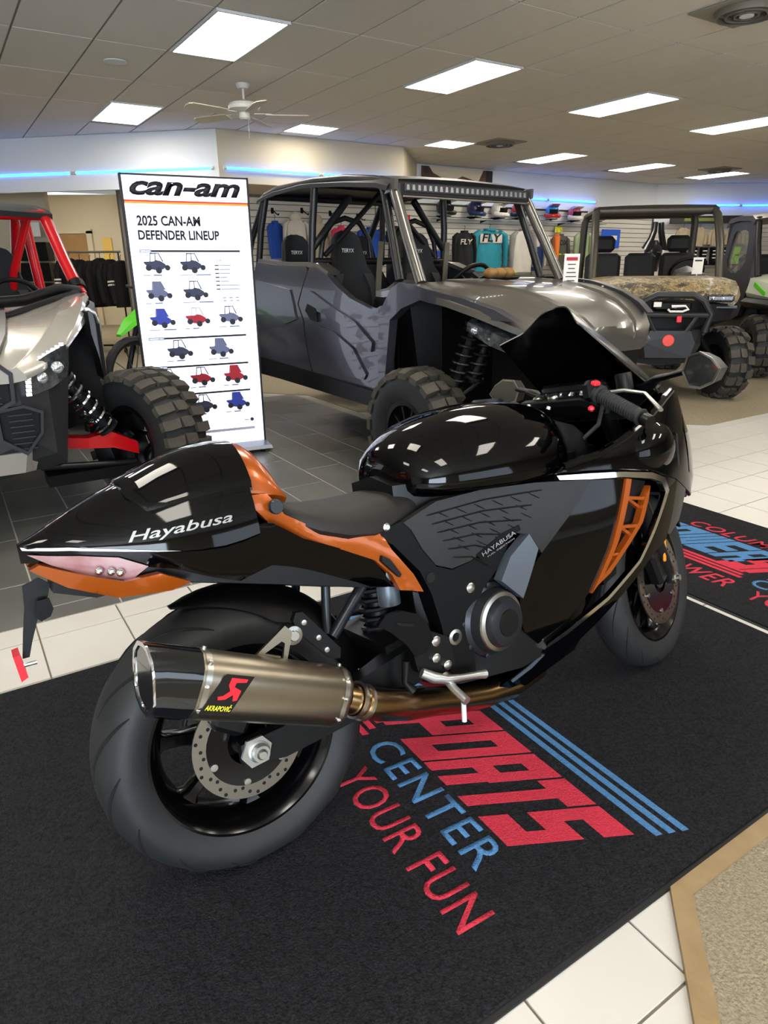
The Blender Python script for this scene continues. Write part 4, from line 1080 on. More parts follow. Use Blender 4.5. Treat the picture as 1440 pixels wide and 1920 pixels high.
# ================================================================== SIDE-BY-SIDE VEHICLES
mat('utv_grey', '38383f', .30, metal=.35, coat=.4)
mat('utv_hood', '55524c', .28, metal=.35, coat=.4)
mat('cage_black', '121214', .38)
mat('utv_black', '050506', .5, spec=.25)
mat('utv_trim', '19191b', .45)
mat('utv_seat', '141415', .75, bump=.2, bscale=300.)
mat('utv_seat_grey', '2f2d2a', .7, bump=.2, bscale=300.)
mat('tread', '3b3832', .75, bump=.1, bscale=200., noise=.5, nscale=25., col2='524c40')
mat('lamp_lens', 'b8bcc0', .1, coat=1., noise=.6, nscale=18., col2='2c2e31')
mat('led_white', 'ffffff', .3, emit=(.9, .95, 1.), estr=1.2)
mat('led_cell', 'cfd4d8', .12, metal=.8)
mat('rim_utv', '141416', .3, metal=.6)
mat('strap_olive', '5c574a', .8)
mat('paper', 'e4e0d8', .7); mat('print_dark', '2b2b30', .7); mat('print_red', 'b02c3a', .7)

def utv_wheel(parent, M, R, w, lug_rows=20, single=False, spokes=10, side=1):
    """knobbly tyre on an alloy rim; axle along y, outer face towards side"""
    g = bpy.data.objects.new('wheel', None); COL.objects.link(g); g.parent = parent; g.matrix_local = M
    rr = R * .52; h = w / 2
    pr = [(rr, -h * .75), (rr + .03, -h * .92), (R * .80, -h), (R * .93, -h * .90), (R * .97, -h * .6), (R * .975, 0), (R * .97, h * .6), (R * .93, h * .90), (R * .80, h), (rr + .03, h * .92), (rr, h * .75)]
    MB().lathe(pr, (0, 0, 0), (0, 1, 0), 48, closed=True).build('tyre', 'rubber', g, 40.)
    lw = 2 * PI * R / lug_rows
    c_ = MB(); H = .03
    c_.loft([[(a * lw * .30 + k * .2 * lw, y, R * .965 + z) for a, y in ((-1, -h * .27), (1, -h * .22), (1.15, h * .1), (.9, h * .27), (-.9, h * .22), (-1.1, -h * .1))] for z, k in ((-.01, 0), (H, 0))])
    s_ = MB(); s_.loft([[(a * lw * .30, y, R * (.965 if abs(y) < h * .8 else .93) + z * (1 if abs(y) < h * .8 else .7)) for a, y in ((-1.0, h * .34), (.9, h * .36), (1.1, h * .7), (1.0, h * 1.02), (-.9, h * 1.02), (-.8, h * .7))] for z in (-.02, H)])
    e_ = MB(); e_.v = [(x, -y, z) for x, y, z in s_.v]; e_.f = s_.f
    if single:
        ms = []
        for q in (c_, s_, e_):
            me = q.mesh('tread_lug', 30); me.materials.append(MATS['tread']); ms.append(me)
    allm = MB()
    for k in range(lug_rows):
        for q, mb in enumerate((c_, s_, e_)):
            Rm = Matrix.Rotation(2 * PI * (k + (0, .5, 0)[q]) / lug_rows, 4, 'Y')
            if single: inst('tread_lug', ms[q], g, Rm)
            else: allm.add(mb.v, mb.f, Rm)
    if not single: allm.build('tread_lugs', 'tread', g, 30)
    yo = side * h * .55
    MB().lathe([(rr - .02, -h * .8), (rr + .012, -h * .8), (rr + .004, -h * .5), (rr + .004, h * .5), (rr + .012, h * .8), (rr - .02, h * .8), (rr - .03, h * .4), (rr - .03, -h * .4)], (0, 0, 0), (0, 1, 0), 40, closed=True).build('rim', 'rim_utv', g)
    for k in range(spokes):
        A_ = Matrix.Rotation(2 * PI * k / spokes, 4, 'Y')
        MB().loft([[tuple(A_ @ Vector((r_, yo + side * y, z))) for y, z in ((-.02, -t), (.012, -t * .6), (.012, t * .6), (-.02, t))] for r_, t in ((.035, .016), (rr * .6, .011), (rr - .01, .017))]).build('spoke', 'rim_utv', g, 30)
    MB().lathe([(0, .03), (.03, .03), (.045, .02), (.05, -.05)], (0, yo, 0), (0, side, 0), 20).build('hub_cap', 'rim_utv', g)
    return g
def coil(parent, a, b, r, n, wr=.008, m='cage_black', nm='coil_spring'):
    a, b = Vector(a), Vector(b); x, y, d = frame_from(b - a); L = (b - a).length; P = []
    for k in range(n * 10 + 1):
        t = k / (n * 10); P.append(a + (b - a) * t + (x * math.cos(2 * PI * n * t) + y * math.sin(2 * PI * n * t)) * r)
    MB().tube(P, wr, 6).build(nm, m, parent)
    MB().tube([a - d * .03, b + d * .03], r * .45, 12).build('damper', 'cover_grey', parent)
    for q in (a, b): MB().lathe([(0, -.008), (r * 1.15, -.008), (r * 1.15, .008), (0, .008)], q, d, 16).build('spring_seat', 'cage_black', parent)
def bucket_seat(parent, M, m='utv_seat', logo=None):
    g = bpy.data.objects.new('seat', None); COL.objects.link(g); g.parent = parent; g.matrix_local = M
    L = []
    for z, w, x0, th in ((.0, .22, .02, .06), (.1, .25, .0, .09), (.3, .255, -.02, .10), (.45, .25, -.035, .10), (.55, .205, -.045, .09), (.62, .155, -.05, .08), (.72, .135, -.055, .075), (.82, .118, -.06, .065), (.86, .085, -.06, .05), (.88, .03, -.06, .03)):
        L.append([(x0 + th * .5, -w * .55, z), (x0 + th * .5, w * .55, z), (x0 + th * .85, w * .9, z), (x0 + th * .4, w, z), (x0 - th * .5, w * .8, z), (x0 - th * .6, 0, z), (x0 - th * .5, -w * .8, z), (x0 + th * .4, -w, z), (x0 + th * .85, -w * .9, z)])
    MB().loft(L).build('backrest', m, g, 50.)
    for s in (-1, 1):
        MB().loft([[(x + .055 * 1, s * (w - .07), z), (x + .055, s * (w + .0), z), (x + .075, s * (w + .0), z), (x + .075, s * (w - .07), z)] for x, w, z in ((.01, .20, .08), (-.01, .205, .3), (-.022, .20, .46), (-.032, .16, .56))]).build('bolster', 'utv_seat_grey', g, 30)
    MB().rbox((.25, 0, -.02), (.50, .48, .14), .04).build('cushion', m, g)
    if logo:
        text('seat_logo', logo, 'paper', g, axes((-.013, -.055, .72), (0, 1, 0), (0, 0, 1)), .11, .028, .01, .2, .001)
    return g
def tubes(parent, name, lst, r, m, both=True):
    for P in lst:
        for s in ((1, -1) if both else (1,)):
            MB().tube([(x, y * s, z) for x, y, z in P], r, 12).build(name, m, parent)
def veh_matrix(X, Y, deg): return Matrix.Translation((X, Y, 0)) @ Matrix.Rotation(math.radians(deg), 4, 'Z')

# ------------------------------------------------------------------ grey four-seater
K = empty('side_by_side', veh_matrix(.83, 4.45, -54.8), 'dark grey four-seat side-by-side with black roll cage and roof light bar', 'utility vehicle')
for x in (0, -2.85):
    for s in (-1, 1): utv_wheel(K, Matrix.Translation((x, s * .76, .372)), .372, .25, 20, x == 0 and s < 0, 10, s)
bul = lambda o: (lambda x, z: .735 + o - .05 * ((z - .95) / .4) ** 2)
panel('rear_door', [(-2.27, 1.36), (-1.90, 1.335), (-1.43, 1.325), (-1.395, 1.29), (-1.51, 1.06), (-1.43, .95), (-1.41, .56), (-2.30, .58), (-2.38, 1.0)], bul(0), .05, 'utv_grey', K, .07, .012)
panel('front_door', [(-1.375, 1.315), (-1.31, 1.325), (-1.126, 1.272), (-.95, 1.19), (-.787, 1.125), (-.536, 1.068), (-.372, 1.088), (-.358, .85), (-.39, .52), (-1.39, .555), (-1.41, .95), (-1.49, 1.06)], bul(0), .05, 'utv_grey', K, .06, .012)
panel('door_inset', [(-1.27, .94), (-.98, .90), (-.74, .80), (-.62, .64), (-.66, .60), (-.92, .60), (-.98, .70), (-1.26, .76)], bul(.014), .03, 'utv_grey', K, .06, .012)
panel('door_crease', [(-1.30, 1.16), (-1.05, 1.08), (-.70, .98), (-.50, .86), (-.52, .80), (-.75, .92), (-1.08, 1.01), (-1.36, 1.04)], bul(.016), .03, 'utv_grey', K, .06, .014)
panel('rear_inset', [(-2.22, 1.22), (-1.62, 1.16), (-1.56, 1.06), (-1.52, .95), (-1.72, .90), (-2.1, 1.0), (-2.28, 1.05)], bul(.012), .03, 'utv_grey', K, .06, .012)
panel('door_latch', [(-1.36, 1.02), (-1.33, 1.07), (-1.20, 1.04), (-1.19, .95), (-1.28, .96)], bul(.018), .012, 'utv_black', K, .05, .004)
panel('belt_trim', [(-2.27, 1.385), (-1.90, 1.36), (-1.40, 1.352), (-1.30, 1.345), (-1.115, 1.29), (-1.13, 1.265), (-1.31, 1.315), (-1.42, 1.318), (-1.9, 1.325), (-2.27, 1.35)], bul(-.01), .10, 'utv_hood', K, .06, .01)
panel('rocker', [(-2.45, .60), (-.42, .53), (-.44, .425), (-2.42, .455)], lambda x, z: .70, .06, 'utv_black', K, .08, .01)
MB().box((-1.4, 0, .46), (2.0, 1.3, .06)).build('floor_pan', 'utv_black', K, 0)
# front wing and bonnet
panel('front_wing', [(-.365, 1.09), (-.32, 1.10), (-.234, 1.20), (-.15, 1.235), (.0, 1.222), (.321, 1.160), (.50, 1.105), (.61, 1.045), (.45, 1.055), (.323, 1.095), (.047, 1.143), (-.128, 1.09), (-.245, 1.018), (-.285, .761), (-.318, .55), (-.375, .55)], lambda x, z: .79 - .42 * max(0, x - .08) ** 1.25, .06, 'utv_grey', K, .05, .014)
L = []
for x, zc, ze, zf, wf in ((-.46, 1.225, 1.24, 1.20, .74), (-.35, 1.222, 1.242, 1.20, .76), (-.15, 1.212, 1.232, 1.225, .785), (.05, 1.200, 1.205, 1.205, .785), (.25, 1.178, 1.165, 1.165, .76), (.42, 1.14, 1.115, 1.115, .70), (.56, 1.09, 1.06, 1.05, .60), (.66, 1.04, 1.01, 1.0, .50), (.72, .985, .965, .955, .40), (.735, .945, .93, .925, .36)):
    k = wf / .785
    pr = [(0, zc + .015), (.18 * k, zc + .012), (.20 * k, zc), (.40 * k, zc - .004), (.53 * k, ze - .012), (.56 * k, ze), (.62 * k, ze - .004), (.70 * k, zf - .006), (wf, zf - .02), (wf, zf - .055), (wf * .9, zf - .07)]
    L.append((x, pr))
hull('bonnet', L, 'utv_hood', K, 25.)
hull('nose_panel', [(.30, [(0, 1.0), (.46, 1.0), (.44, .55), (0, .5)]), (.60, [(0, .98), (.46, .96), (.36, .58), (0, .52)]), (.72, [(0, .94), (.36, .92), (.30, .66), (0, .60)])], 'utv_black', K, 20.)
hull('engine_bay', [(-.42, [(0, 1.18), (.60, 1.16), (.58, .48), (0, .45)]), (-.28, [(0, 1.17), (.62, 1.15), (.50, .48), (0, .45)]), (-.2, [(0, 1.15), (.42, 1.1), (.40, .48), (0, .45)]), (.35, [(0, 1.08), (.42, 1.04), (.36, .48), (0, .45)])], 'utv_black', K, 20.)
for s in (-1, 1):
    hl = MB().loft([[(x, s * y, z - h), (x + .03, s * (y + .02), z), (x, s * (y - .05), z + .02), (x - .04, s * (y - .06), z - h)] for x, y, z, h in ((.30, .66, 1.035, .05), (.44, .61, .985, .075), (.58, .53, .93, .075), (.66, .46, .90, .05))]).build('head_lamp', mat('lamp_smoke', '1c1e20', .1, coat=1., noise=.7, nscale=30., col2='70757a'), K, 20)
    for q in range(4): MB().ball((.36 + .075 * q, s * (.655 - .05 * q), .99 - .035 * q), .022, 12, 8).build('lamp_bulb', 'led_cell', hl)
    coil(K, (.20, s * .50, 1.0), (.06, s * .56, .56), .055, 9)
    coil(K, (.29, s * .44, 1.02), (.20, s * .50, .70), .045, 6)
    for P in (((.22, .25, .55), (.02, .62, .36)), ((-.18, .25, .55), (-.02, .62, .36)), ((.2, .28, .75), (.0, .60, .48)), ((-.16, .28, .75), (0, .60, .48))):
        MB().cyl((P[0][0], s * P[0][1], P[0][2]), (P[1][0], s * P[1][1], P[1][2]), .02).build('suspension_arm', 'cage_black', K)
    for x, y, z in ((-.05, .74, 1.215), (.12, .72, 1.185), (.30, .68, 1.15)):
        MB().lathe([(0, .006), (.010, .005), (.012, -.003)], (x, s * y, z), (0, 0, 1), 10).build('wing_bolt', 'bright_steel', K)
# cage
tubes(K, 'windscreen_pillar', [[(-.16, .62, 1.225), (-.32, .60, 1.48), (-.47, .575, 1.72), (-.52, .56, 1.80)]], .034, 'utv_hood')
tubes(K, 'cage_tube', [[(-.36, .63, 1.24), (-.46, .61, 1.48), (-.58, .58, 1.74), (-.64, .56, 1.82)],
                       [(-.52, .56, 1.80), (-.70, .575, 1.835), (-1.02, .585, 1.87), (-1.43, .59, 1.89), (-2.0, .585, 1.885), (-2.24, .575, 1.86)],
                       [(-1.45, .63, 1.30), (-1.43, .62, 1.6), (-1.425, .59, 1.88)],
                       [(-2.34, .63, 1.33), (-2.30, .61, 1.6), (-2.24, .575, 1.86)],
                       [(-2.24, .575, 1.86), (-2.5, .60, 1.55), (-2.72, .62, 1.15)],
                       [(-1.43, .30, 1.80), (-1.44, .62, 1.45)]], .027, 'cage_black')
tubes(K, 'cage_cross_tube', [[(x, .58, z), (x, -.58, z)] for x, z in ((-.54, 1.79), (-1.43, 1.875), (-2.24, 1.85))] + [[(-1.44, .62, 1.36), (-1.44, -.62, 1.36)], [(-2.33, .6, 1.36), (-2.33, -.6, 1.36)]], .025, 'cage_black', False)
tubes(K, 'cage_brace', [[(-1.43, .0, 1.86), (-1.44, .52, 1.40)], [(-1.45, .10, 1.38), (-1.45, .12, 1.52), (-1.45, .2, 1.63), (-1.45, .33, 1.66), (-1.45, .46, 1.62), (-1.45, .53, 1.5), (-1.45, .55, 1.38)]], .019, 'cage_black')
R_ = []
for x, z in ((-.50, 1.820), (-.62, 1.848), (-1.0, 1.885), (-1.43, 1.915), (-1.6, 1.92), (-2.05, 1.905), (-2.32, 1.87)):
    R_.append([(x, -.62 * a, z + .02 * (1 - a * a) - (.04 if abs(a) == 1 else 0)) for a in (-1, -.92, -.6, -.55, 0, .55, .6, .92, 1)])
sheet(R_, .025).build('roof', 'utv_trim', K, 30)
# light bar
MB().rbox((-.485, 0, 1.765), (.07, 1.14, .085), .012).build('light_bar', 'cage_black', K)
MB().box((-.447, 0, 1.775), (.006, 1.06, .046)).build('light_bar_lens', 'print_dark', K, 0)
for k in range(24): MB().box((-.4425, -.506 + k * .044, 1.775), (.006, .024, .030), taper=.7).build('led_cell', 'led_cell', K, 0)
MB().box((-.45, 0, 1.724), (.035, 1.10, .008)).build('light_bar_edge', 'bright_steel', K, 0)
for s in (-1, 1): MB().prism([(-.56, 1.74), (-.45, 1.76), (-.45, 1.82), (-.52, 1.82)], lambda u, v, t: (u, s * t, v), .575, .60).build('bar_bracket', 'utv_hood', K, 0)
# cabin
for x in (-1.30, -2.10):
    for y in (-.33, .33): bucket_seat(K, Matrix.Translation((x, y, .71)) @ Matrix.Rotation(-.14, 4, 'Y'), logo='TERYX')
hull('dashboard', [(-.75, [(0, 1.08), (.56, 1.08), (.56, .8), (0, .8)]), (-.68, [(0, 1.17), (.58, 1.16), (.58, .8), (0, .8)]), (-.42, [(0, 1.21), (.60, 1.2), (.60, .7), (0, .7)])], 'utv_black', K, 25.)
sw = bpy.data.objects.new('steering_wheel', None); COL.objects.link(sw); sw.parent = K; sw.matrix_local = Matrix.Translation((-.78, .33, 1.19)) @ Matrix.Rotation(-.95, 4, 'Y')
MB().tube([(.17 * math.cos(2 * PI * k / 28), .17 * math.sin(2 * PI * k / 28), 0) for k in range(28)], .016, 8, closed=True).build('rim', 'utv_black', sw)
for a in (0, 2.1, 4.2): MB().cyl((0, 0, 0), (.16 * math.cos(a + PI), .16 * math.sin(a + PI), 0), .013, 8).build('spoke', 'utv_black', sw)
MB().lathe([(0, .02), (.05, .015), (.055, -.02)], (0, 0, 0), (0, 0, 1), 20).build('horn_pad', 'utv_black', sw)
for y in (-.33, .33):
    MB().loft([[(x, y + .16 + d_, z), (x + .004, y + .205 + d_, z), (x + .012, y + .205 + d_, z), (x + .008, y + .16 + d_, z)] for x, d_, z in ((-1.36, .08, 1.50), (-1.31, .02, 1.25), (-1.25, -.04, .95), (-1.15, -.1, .80))]).build('harness_strap', 'strap_olive', K, 0)
hull('cargo_bed', [(-2.42, [(0, 1.25), (.70, 1.25), (.66, .80), (0, .78)]), (-3.2, [(0, 1.22), (.68, 1.22), (.64, .85), (0, .83)])], 'utv_grey', K, 20.)
# price tag tied to the far windscreen pillar
tg = empty('price_tag', K.matrix_world @ Matrix.Translation((-.06, .60, 1.30)) @ Matrix.Rotation(-.35, 4, 'Z'), 'white paper price tag tied to the bonnet of the grey four-seater', 'tag')
MB().box((0, 0, 0), (.004, .115, .185)).build('card', 'paper', tg, 0)
MB().box((.0025, 0, .06), (.001, .085, .022)).build('printed_heading', 'print_red', tg, 0)
for k, w in enumerate((.06, .05, .07, .08, .06)): MB().box((.0025, 0, .025 - .026 * k), (.001, w, .006)).build('printed_line', 'print_dark', tg, 0)
MB().tube([(0, 0, -.09), (.01, .01, -.12), (-.01, -.02, -.15), (.01, 0, -.17)], .006, 6).build('string', 'paper', tg)

# ------------------------------------------------------------------ red and silver sport vehicle at left
mat('paint_silver', 'b9b4aa', .22, metal=.5, coat=.8)
mat('paint_red', 'b80c15', .28, coat=.5)
mat('body_dark', '2b2c2e', .38, metal=.2)
V_ = empty('side_by_side', veh_matrix(-2.070, 3.4485, -57.6), 'red caged sport side-by-side with silver bonnet at the left edge', 'utility vehicle')
for s in (-1, 1):
    utv_wheel(V_, Matrix.Translation((0, s * .80, .385)) @ Matrix.Rotation(.42, 4, 'Z'), .385, .30, 26, s > 0, 8, s)
    utv_wheel(V_, Matrix.Translation((-2.6, s * .80, .385)), .385, .30, 18, False, 8, s)
L = []
for x, zc, ws, zs, wf, zf in ((.66, .93, .12, .915, .16, .90), (.60, .97, .18, .955, .24, .925), (.45, 1.02, .26, 1.01, .36, .985), (.30, 1.06, .33, 1.06, .45, 1.05), (.10, 1.09, .40, 1.11, .53, 1.13), (-.10, 1.11, .46, 1.15, .58, 1.175), (-.30, 1.13, .50, 1.17, .63, 1.19), (-.5, 1.15, .52, 1.18, .66, 1.19)):
    L.append((x, [(0, zc - .02), (ws * .35, zc - .02), (ws * .5, zc - .01), (ws, zs), (ws + .02, zs + .008), (wf, zf), (wf + .012, zf - .02), (wf + .01, zf - (.035 if x > .2 else .07)), (wf - .05, zf - (.045 if x > .2 else .09))]))
hull('bonnet', L, 'paint_silver', V_, 25.)
for s in (-1, 1):
    # dark centre scoop, wing skirt, head lamp with light strip
    MB().loft([[(x, s * y0, z), (x, s * y1, z + .012), (x, s * y1, z - .03), (x, s * y0, z - .03)] for x, y0, y1, z in ((.60, .0, .085, .975), (.40, 0, .14, 1.035), (.15, 0, .17, 1.085), (-.2, 0, .2, 1.125))]).build('bonnet_scoop', 'body_dark', V_, 30)
    MB().loft([[(x, s * y, z), (x, s * (y + .025), z - .01), (x - .02, s * (y + .03), zb), (x - .03, s * y, zb)] for x, y, z, zb in ((.12, .53, 1.12, 1.00), (.0, .575, 1.13, .85), (-.12, .61, 1.14, .62), (-.25, .635, 1.15, .45), (-.5, .66, 1.15, .40))]).build('wing_skirt', 'utv_black', V_, 30)
    MB().tube([(.10, s * .555, 1.125), (-.02, s * .610, 1.10), (-.10, s * .640, 1.03), (-.14, s * .645, .85), (-.16, s * .64, .60)], .010, 8).build('wing_edge', 'paint_silver', V_)
    lamp = MB().loft([[(x, s * y, z0), (x, s * y, z1), (x - .06, s * y, z1), (x - .06, s * y, z0)] for x, y, z0, z1 in ((.615, .175, .79, .905), (.60, .21, .79, .925), (.57, .28, .81, .96), (.52, .35, .845, .985), (.49, .375, .90, .99))]).build('head_lamp', mat('lamp_dark', '26282b', .1, coat=1., noise=.6, nscale=40., col2='4a4e52'), V_, 30)
    for k in range(7): MB().box((.622, s * (.172 + .002 * k), .795 + .018 * k), (.012, .022, .013)).build('light_cell', 'led_white', lamp, 0)
    for k in range(9): MB().box((.612 - .0135 * k, s * (.185 + .021 * k), .918 + .0095 * k), (.012, .018, .012)).build('light_cell', 'led_white', lamp, 0)
    for y, z in ((.24, .86), (.31, .90)): MB().ball((.585, s * y, z), (.02, .028, .028), 12, 8).build('lamp_bulb', 'led_cell', lamp)
    MB().loft([[(-.08, s * y, z), (-.08, s * y, zb), (-.12, s * y, zb), (-.12, s * y, z)] for y, z, zb in ((.30, 1.02, .45), (.42, 1.08, .48), (.55, 1.10, .52), (.64, 1.08, .58))]).build('wheel_well', 'utv_black', V_, 0)
    coil(V_, (.17, s * .37, .785), (.12, s * .56, .50), .058, 6, .010, 'chrome')
    MB().loft([[(x, s * y, z - h), (x, s * y, z + h), (x - .10, s * y, z + h), (x - .10, s * y, z - h)] for x, y, z, h in ((.20, .24, .47, .03), (.18, .45, .435, .028), (.14, .58, .43, .045), (.10, .72, .355, .035))]).build('suspension_arm', 'paint_red', V_, 0, label='bright red suspension arm')
    MB().cyl((.18, s * .20, .34), (.08, s * .70, .27), .018).build('tie_rod', 'cage_black', V_)
    MB().loft([[(x, s * y, z - .03), (x, s * y, z + .03), (x - .16, s * y, z + .03), (x - .16, s * y, z - .03)] for x, y, z in ((.20, .22, .26), (.12, .72, .24))]).build('lower_arm', 'utv_black', V_, 0)
    MB().rbox((.0, s * .68, .33), (.12, .08, .22), .02).build('knuckle', 'utv_black', V_)
hull('front_clip', [(-.3, [(0, 1.06), (.46, 1.06), (.42, .36), (0, .34)]), (.10, [(0, 1.05), (.40, 1.02), (.34, .36), (0, .34)]), (.45, [(0, .98), (.39, .97), (.30, .42), (0, .38)]), (.57, [(0, .94), (.26, .93), (.25, .50), (0, .46)]), (.62, [(0, .92), (.12, .91), (.15, .58), (0, .54)])], 'body_dark', V_, 20.)
# grilles
def mesh_grille(name, poly, x, parent, s):
    rim = MB()
    n = len(poly); cx = sum(p[0] for p in poly) / n; cz = sum(p[1] for p in poly) / n
    rim.loft([[(x, s * p[0], p[1]) for p in poly], [(x + .02, s * p[0], p[1]) for p in poly], [(x + .02, s * (cx + (p[0] - cx) * .86), cz + (p[1] - cz) * .86) for p in poly], [(x - .01, s * (cx + (p[0] - cx) * .8), cz + (p[1] - cz) * .8) for p in poly]], caps=False)
    g = rim.build(name, 'utv_trim', parent, 20)
    MB().prism([(cx + (p[0] - cx) * .85, cz + (p[1] - cz) * .85) for p in poly], lambda u, v, t: (t, s * u, v), x - .02, x - .005).build('grille_backing', 'utv_black', g, 0)
    k = 0
    z = min(p[1] for p in poly) + .03
    while z < max(p[1] for p in poly) - .02:
        xs_ = [cx + (p[0] - cx) * .8 for p in poly]
        MB().box((x + .003, s * cx, z), (.012, (max(xs_) - min(xs_)) * .62, .006)).build('grille_bar', 'utv_trim', g, 0)
        z += .026
for s in (-1, 1):
    mesh_grille('lower_grille', [(.02, .74), (.14, .755), (.215, .72), (.20, .62), (.12, .525), (.02, .60)], .63, V_, s)
mesh_grille('centre_grille', [(-.12, .90), (-.06, .96), (.06, .96), (.12, .90), (.11, .77), (.05, .74), (-.05, .74), (-.11, .77)], .645, V_, 1)
MB().loft([[(.62, -.12, .535), (.62, .12, .535), (.56, .19, .545), (.40, .22, .55), (.40, -.22, .55), (.56, -.19, .545)], [(.58, -.10, .43), (.58, .10, .43), (.52, .15, .42), (.36, .17, .41), (.36, -.17, .41), (.52, -.15, .42)]]).build('skid_plate', 'paint_silver', V_, 0)
# cage
tubes(V_, 'cage_tube', [[(-.50, .64, 1.17), (-.72, .61, 1.36), (-1.0, .585, 1.60), (-1.06, .57, 1.64)], [(-1.06, .57, 1.64), (-1.6, .56, 1.70), (-2.3, .54, 1.70)], [(-2.0, .60, 1.15), (-1.95, .56, 1.69)], [(-2.3, .54, 1.70), (-2.7, .5, 1.2)]], .036, 'paint_red')
tubes(V_, 'cage_brace', [[(-1.62, .56, 1.69), (-1.85, .42, 1.30), (-1.9, .40, 1.15)], [(-1.95, .25, 1.69), (-1.95, .30, 1.15)]], .028, 'paint_red')
tubes(V_, 'cage_cross_tube', [[(x, .57, z), (x, -.57, z)] for x, z in ((-1.05, 1.64), (-1.95, 1.69))], .03, 'paint_red', False)
for s in (-1, 1): MB().lathe([(.036, -.03), (.048, -.03), (.048, .03), (.036, .03)], (-.56, s * .633, 1.22), (-.22, -s * .03, .19), 16, closed=True).build('cage_clamp', 'utv_black', V_)
sheet([[(x, y * .62, z + .02 * (1 - y * y)) for y in (-1, -.9, -.5, 0, .5, .9, 1)] for x, z in ((-.98, 1.645), (-1.1, 1.675), (-1.6, 1.735), (-2.4, 1.735))], .03).build('roof', 'body_dark', V_, 30)
tubes(V_, 'cowl_tube', [[(-.50, .62, 1.20), (-.36, .50, 1.215), (-.22, .30, 1.165), (-.15, 0, 1.15)]], .030, 'utv_black')
tubes(V_, 'cowl_tube', [[(-.42, .60, 1.19), (-.20, .42, 1.15), (-.05, .20, 1.095), (0, 0, 1.085)]], .024, 'utv_black')
for y in (-.33, .33): bucket_seat(V_, Matrix.Translation((-1.75, y, .62)) @ Matrix.Rotation(-.2, 4, 'Y'))
hull('dashboard', [(-.95, [(0, 1.02), (.52, 1.02), (.52, .7), (0, .7)]), (-.8, [(0, 1.12), (.54, 1.10), (.54, .7), (0, .7)]), (-.5, [(0, 1.13), (.60, 1.12), (.60, .6), (0, .6)])], 'utv_black', V_, 25.)
hull('tub', [(-.5, [(0, .6), (.62, 1.1), (.64, .42), (0, .36)]), (-1.2, [(0, .5), (.70, .98), (.70, .36), (0, .32)]), (-2.1, [(0, .6), (.70, 1.1), (.66, .38), (0, .34)]), (-2.9, [(0, .9), (.55, 1.05), (.45, .55), (0, .5)])], 'body_dark', V_, 20.)
MB().tube([(-1.02 - .10 * math.cos(2 * PI * k / 24) , .33 + .16 * math.sin(2 * PI * k / 24), 1.13 + .13 * math.cos(2 * PI * k / 24)) for k in range(24)], .015, 8, closed=True).build('steering_wheel', 'utv_black', V_)

# ------------------------------------------------------------------ camouflage utility vehicle
def camo_material():
    m = mat('camo', '8b7a5c', .55)
    nt = m.node_tree; b = nt.nodes['Principled BSDF']
    tc = nt.nodes.new('ShaderNodeTexCoord')
    n1 = nt.nodes.new('ShaderNodeTexNoise'); n1.inputs['Scale'].default_value = 5.5; n1.inputs['Detail'].default_value = 5; n1.inputs['Distortion'].default_value = 1.2
    n2 = nt.nodes.new('ShaderNodeTexNoise'); n2.inputs['Scale'].default_value = 4.5; n2.inputs['Detail'].default_value = 3; n2.inputs['Distortion'].default_value = 3.5
    r1 = nt.nodes.new('ShaderNodeValToRGB'); cr = r1.color_ramp
    for e, (p, c) in zip((cr.elements[0], cr.elements[1], cr.elements.new(.47), cr.elements.new(.56), cr.elements.new(.66)), ((.36, '231e17'), (.72, 'a8966c'), (.46, '4a3d2c'), (.53, '8c7850'), (.60, '5c5136'))):
        e.position = p; e.color = _lin(c)
    r2 = nt.nodes.new('ShaderNodeValToRGB'); r2.color_ramp.elements[0].position = .485; r2.color_ramp.elements[1].position = .50
    e = r2.color_ramp.elements.new(.515); e.color = (0, 0, 0, 1); r2.color_ramp.elements[0].color = (0, 0, 0, 1); r2.color_ramp.elements[1].color = (1, 1, 1, 1)
    mx = nt.nodes.new('ShaderNodeMix'); mx.data_type = 'RGBA'; mx.inputs[7].default_value = _lin('cbbd95')
    for n in (n1, n2): nt.links.new(tc.outputs['Object'], n.inputs['Vector'])
    nt.links.new(n1.outputs[0], r1.inputs[0]); nt.links.new(n2.outputs[0], r2.inputs[0]); nt.links.new(r1.outputs[0], mx.inputs[6]); nt.links.new(r2.outputs[0], mx.inputs[0]); nt.links.new(mx.outputs[2], b.inputs['Base Color'])
    return m
camo_material()
mat('cage_satin', '4a463e', .4, metal=.4)
D = empty('utility_vehicle', veh_matrix(2.82, 7.17, -99.5), 'camouflage utility vehicle with winch bumper and open cab', 'utility vehicle')
for s in (-1, 1):
    utv_wheel(D, Matrix.Translation((0, s * .70, .352)) @ Matrix.Rotation(.30, 4, 'Z'), .352, .25, 16, False, 7, s)
    utv_wheel(D, Matrix.Translation((-2.1, s * .64, .352)), .352, .28, 16, False, 7, s)
hull('bonnet', [(-.45, [(0, 1.20), (.45, 1.20), (.66, 1.18), (.68, 1.10), (.66, 1.0)]), (-.2, [(0, 1.205), (.45, 1.205), (.66, 1.185), (.68, 1.08), (.66, .98)]), (.2, [(0, 1.19), (.45, 1.19), (.65, 1.16), (.68, 1.07), (.64, .97)]), (.42, [(0, 1.15), (.40, 1.15), (.62, 1.11), (.645, 1.04), (.60, .95)]), (.52, [(0, 1.08), (.38, 1.08), (.58, 1.04), (.60, .99), (.56, .94)])], 'camo', D, 30.)
hull('front_fascia', [(.30, [(0, 1.0), (.62, .98), (.60, .80), (0, .6)]), (.50, [(0, 1.02), (.60, .97), (.55, .82), (0, .6)]), (.55, [(0, 1.0), (.40, .96), (.35, .80), (0, .62)])], 'utv_black', D, 20.)
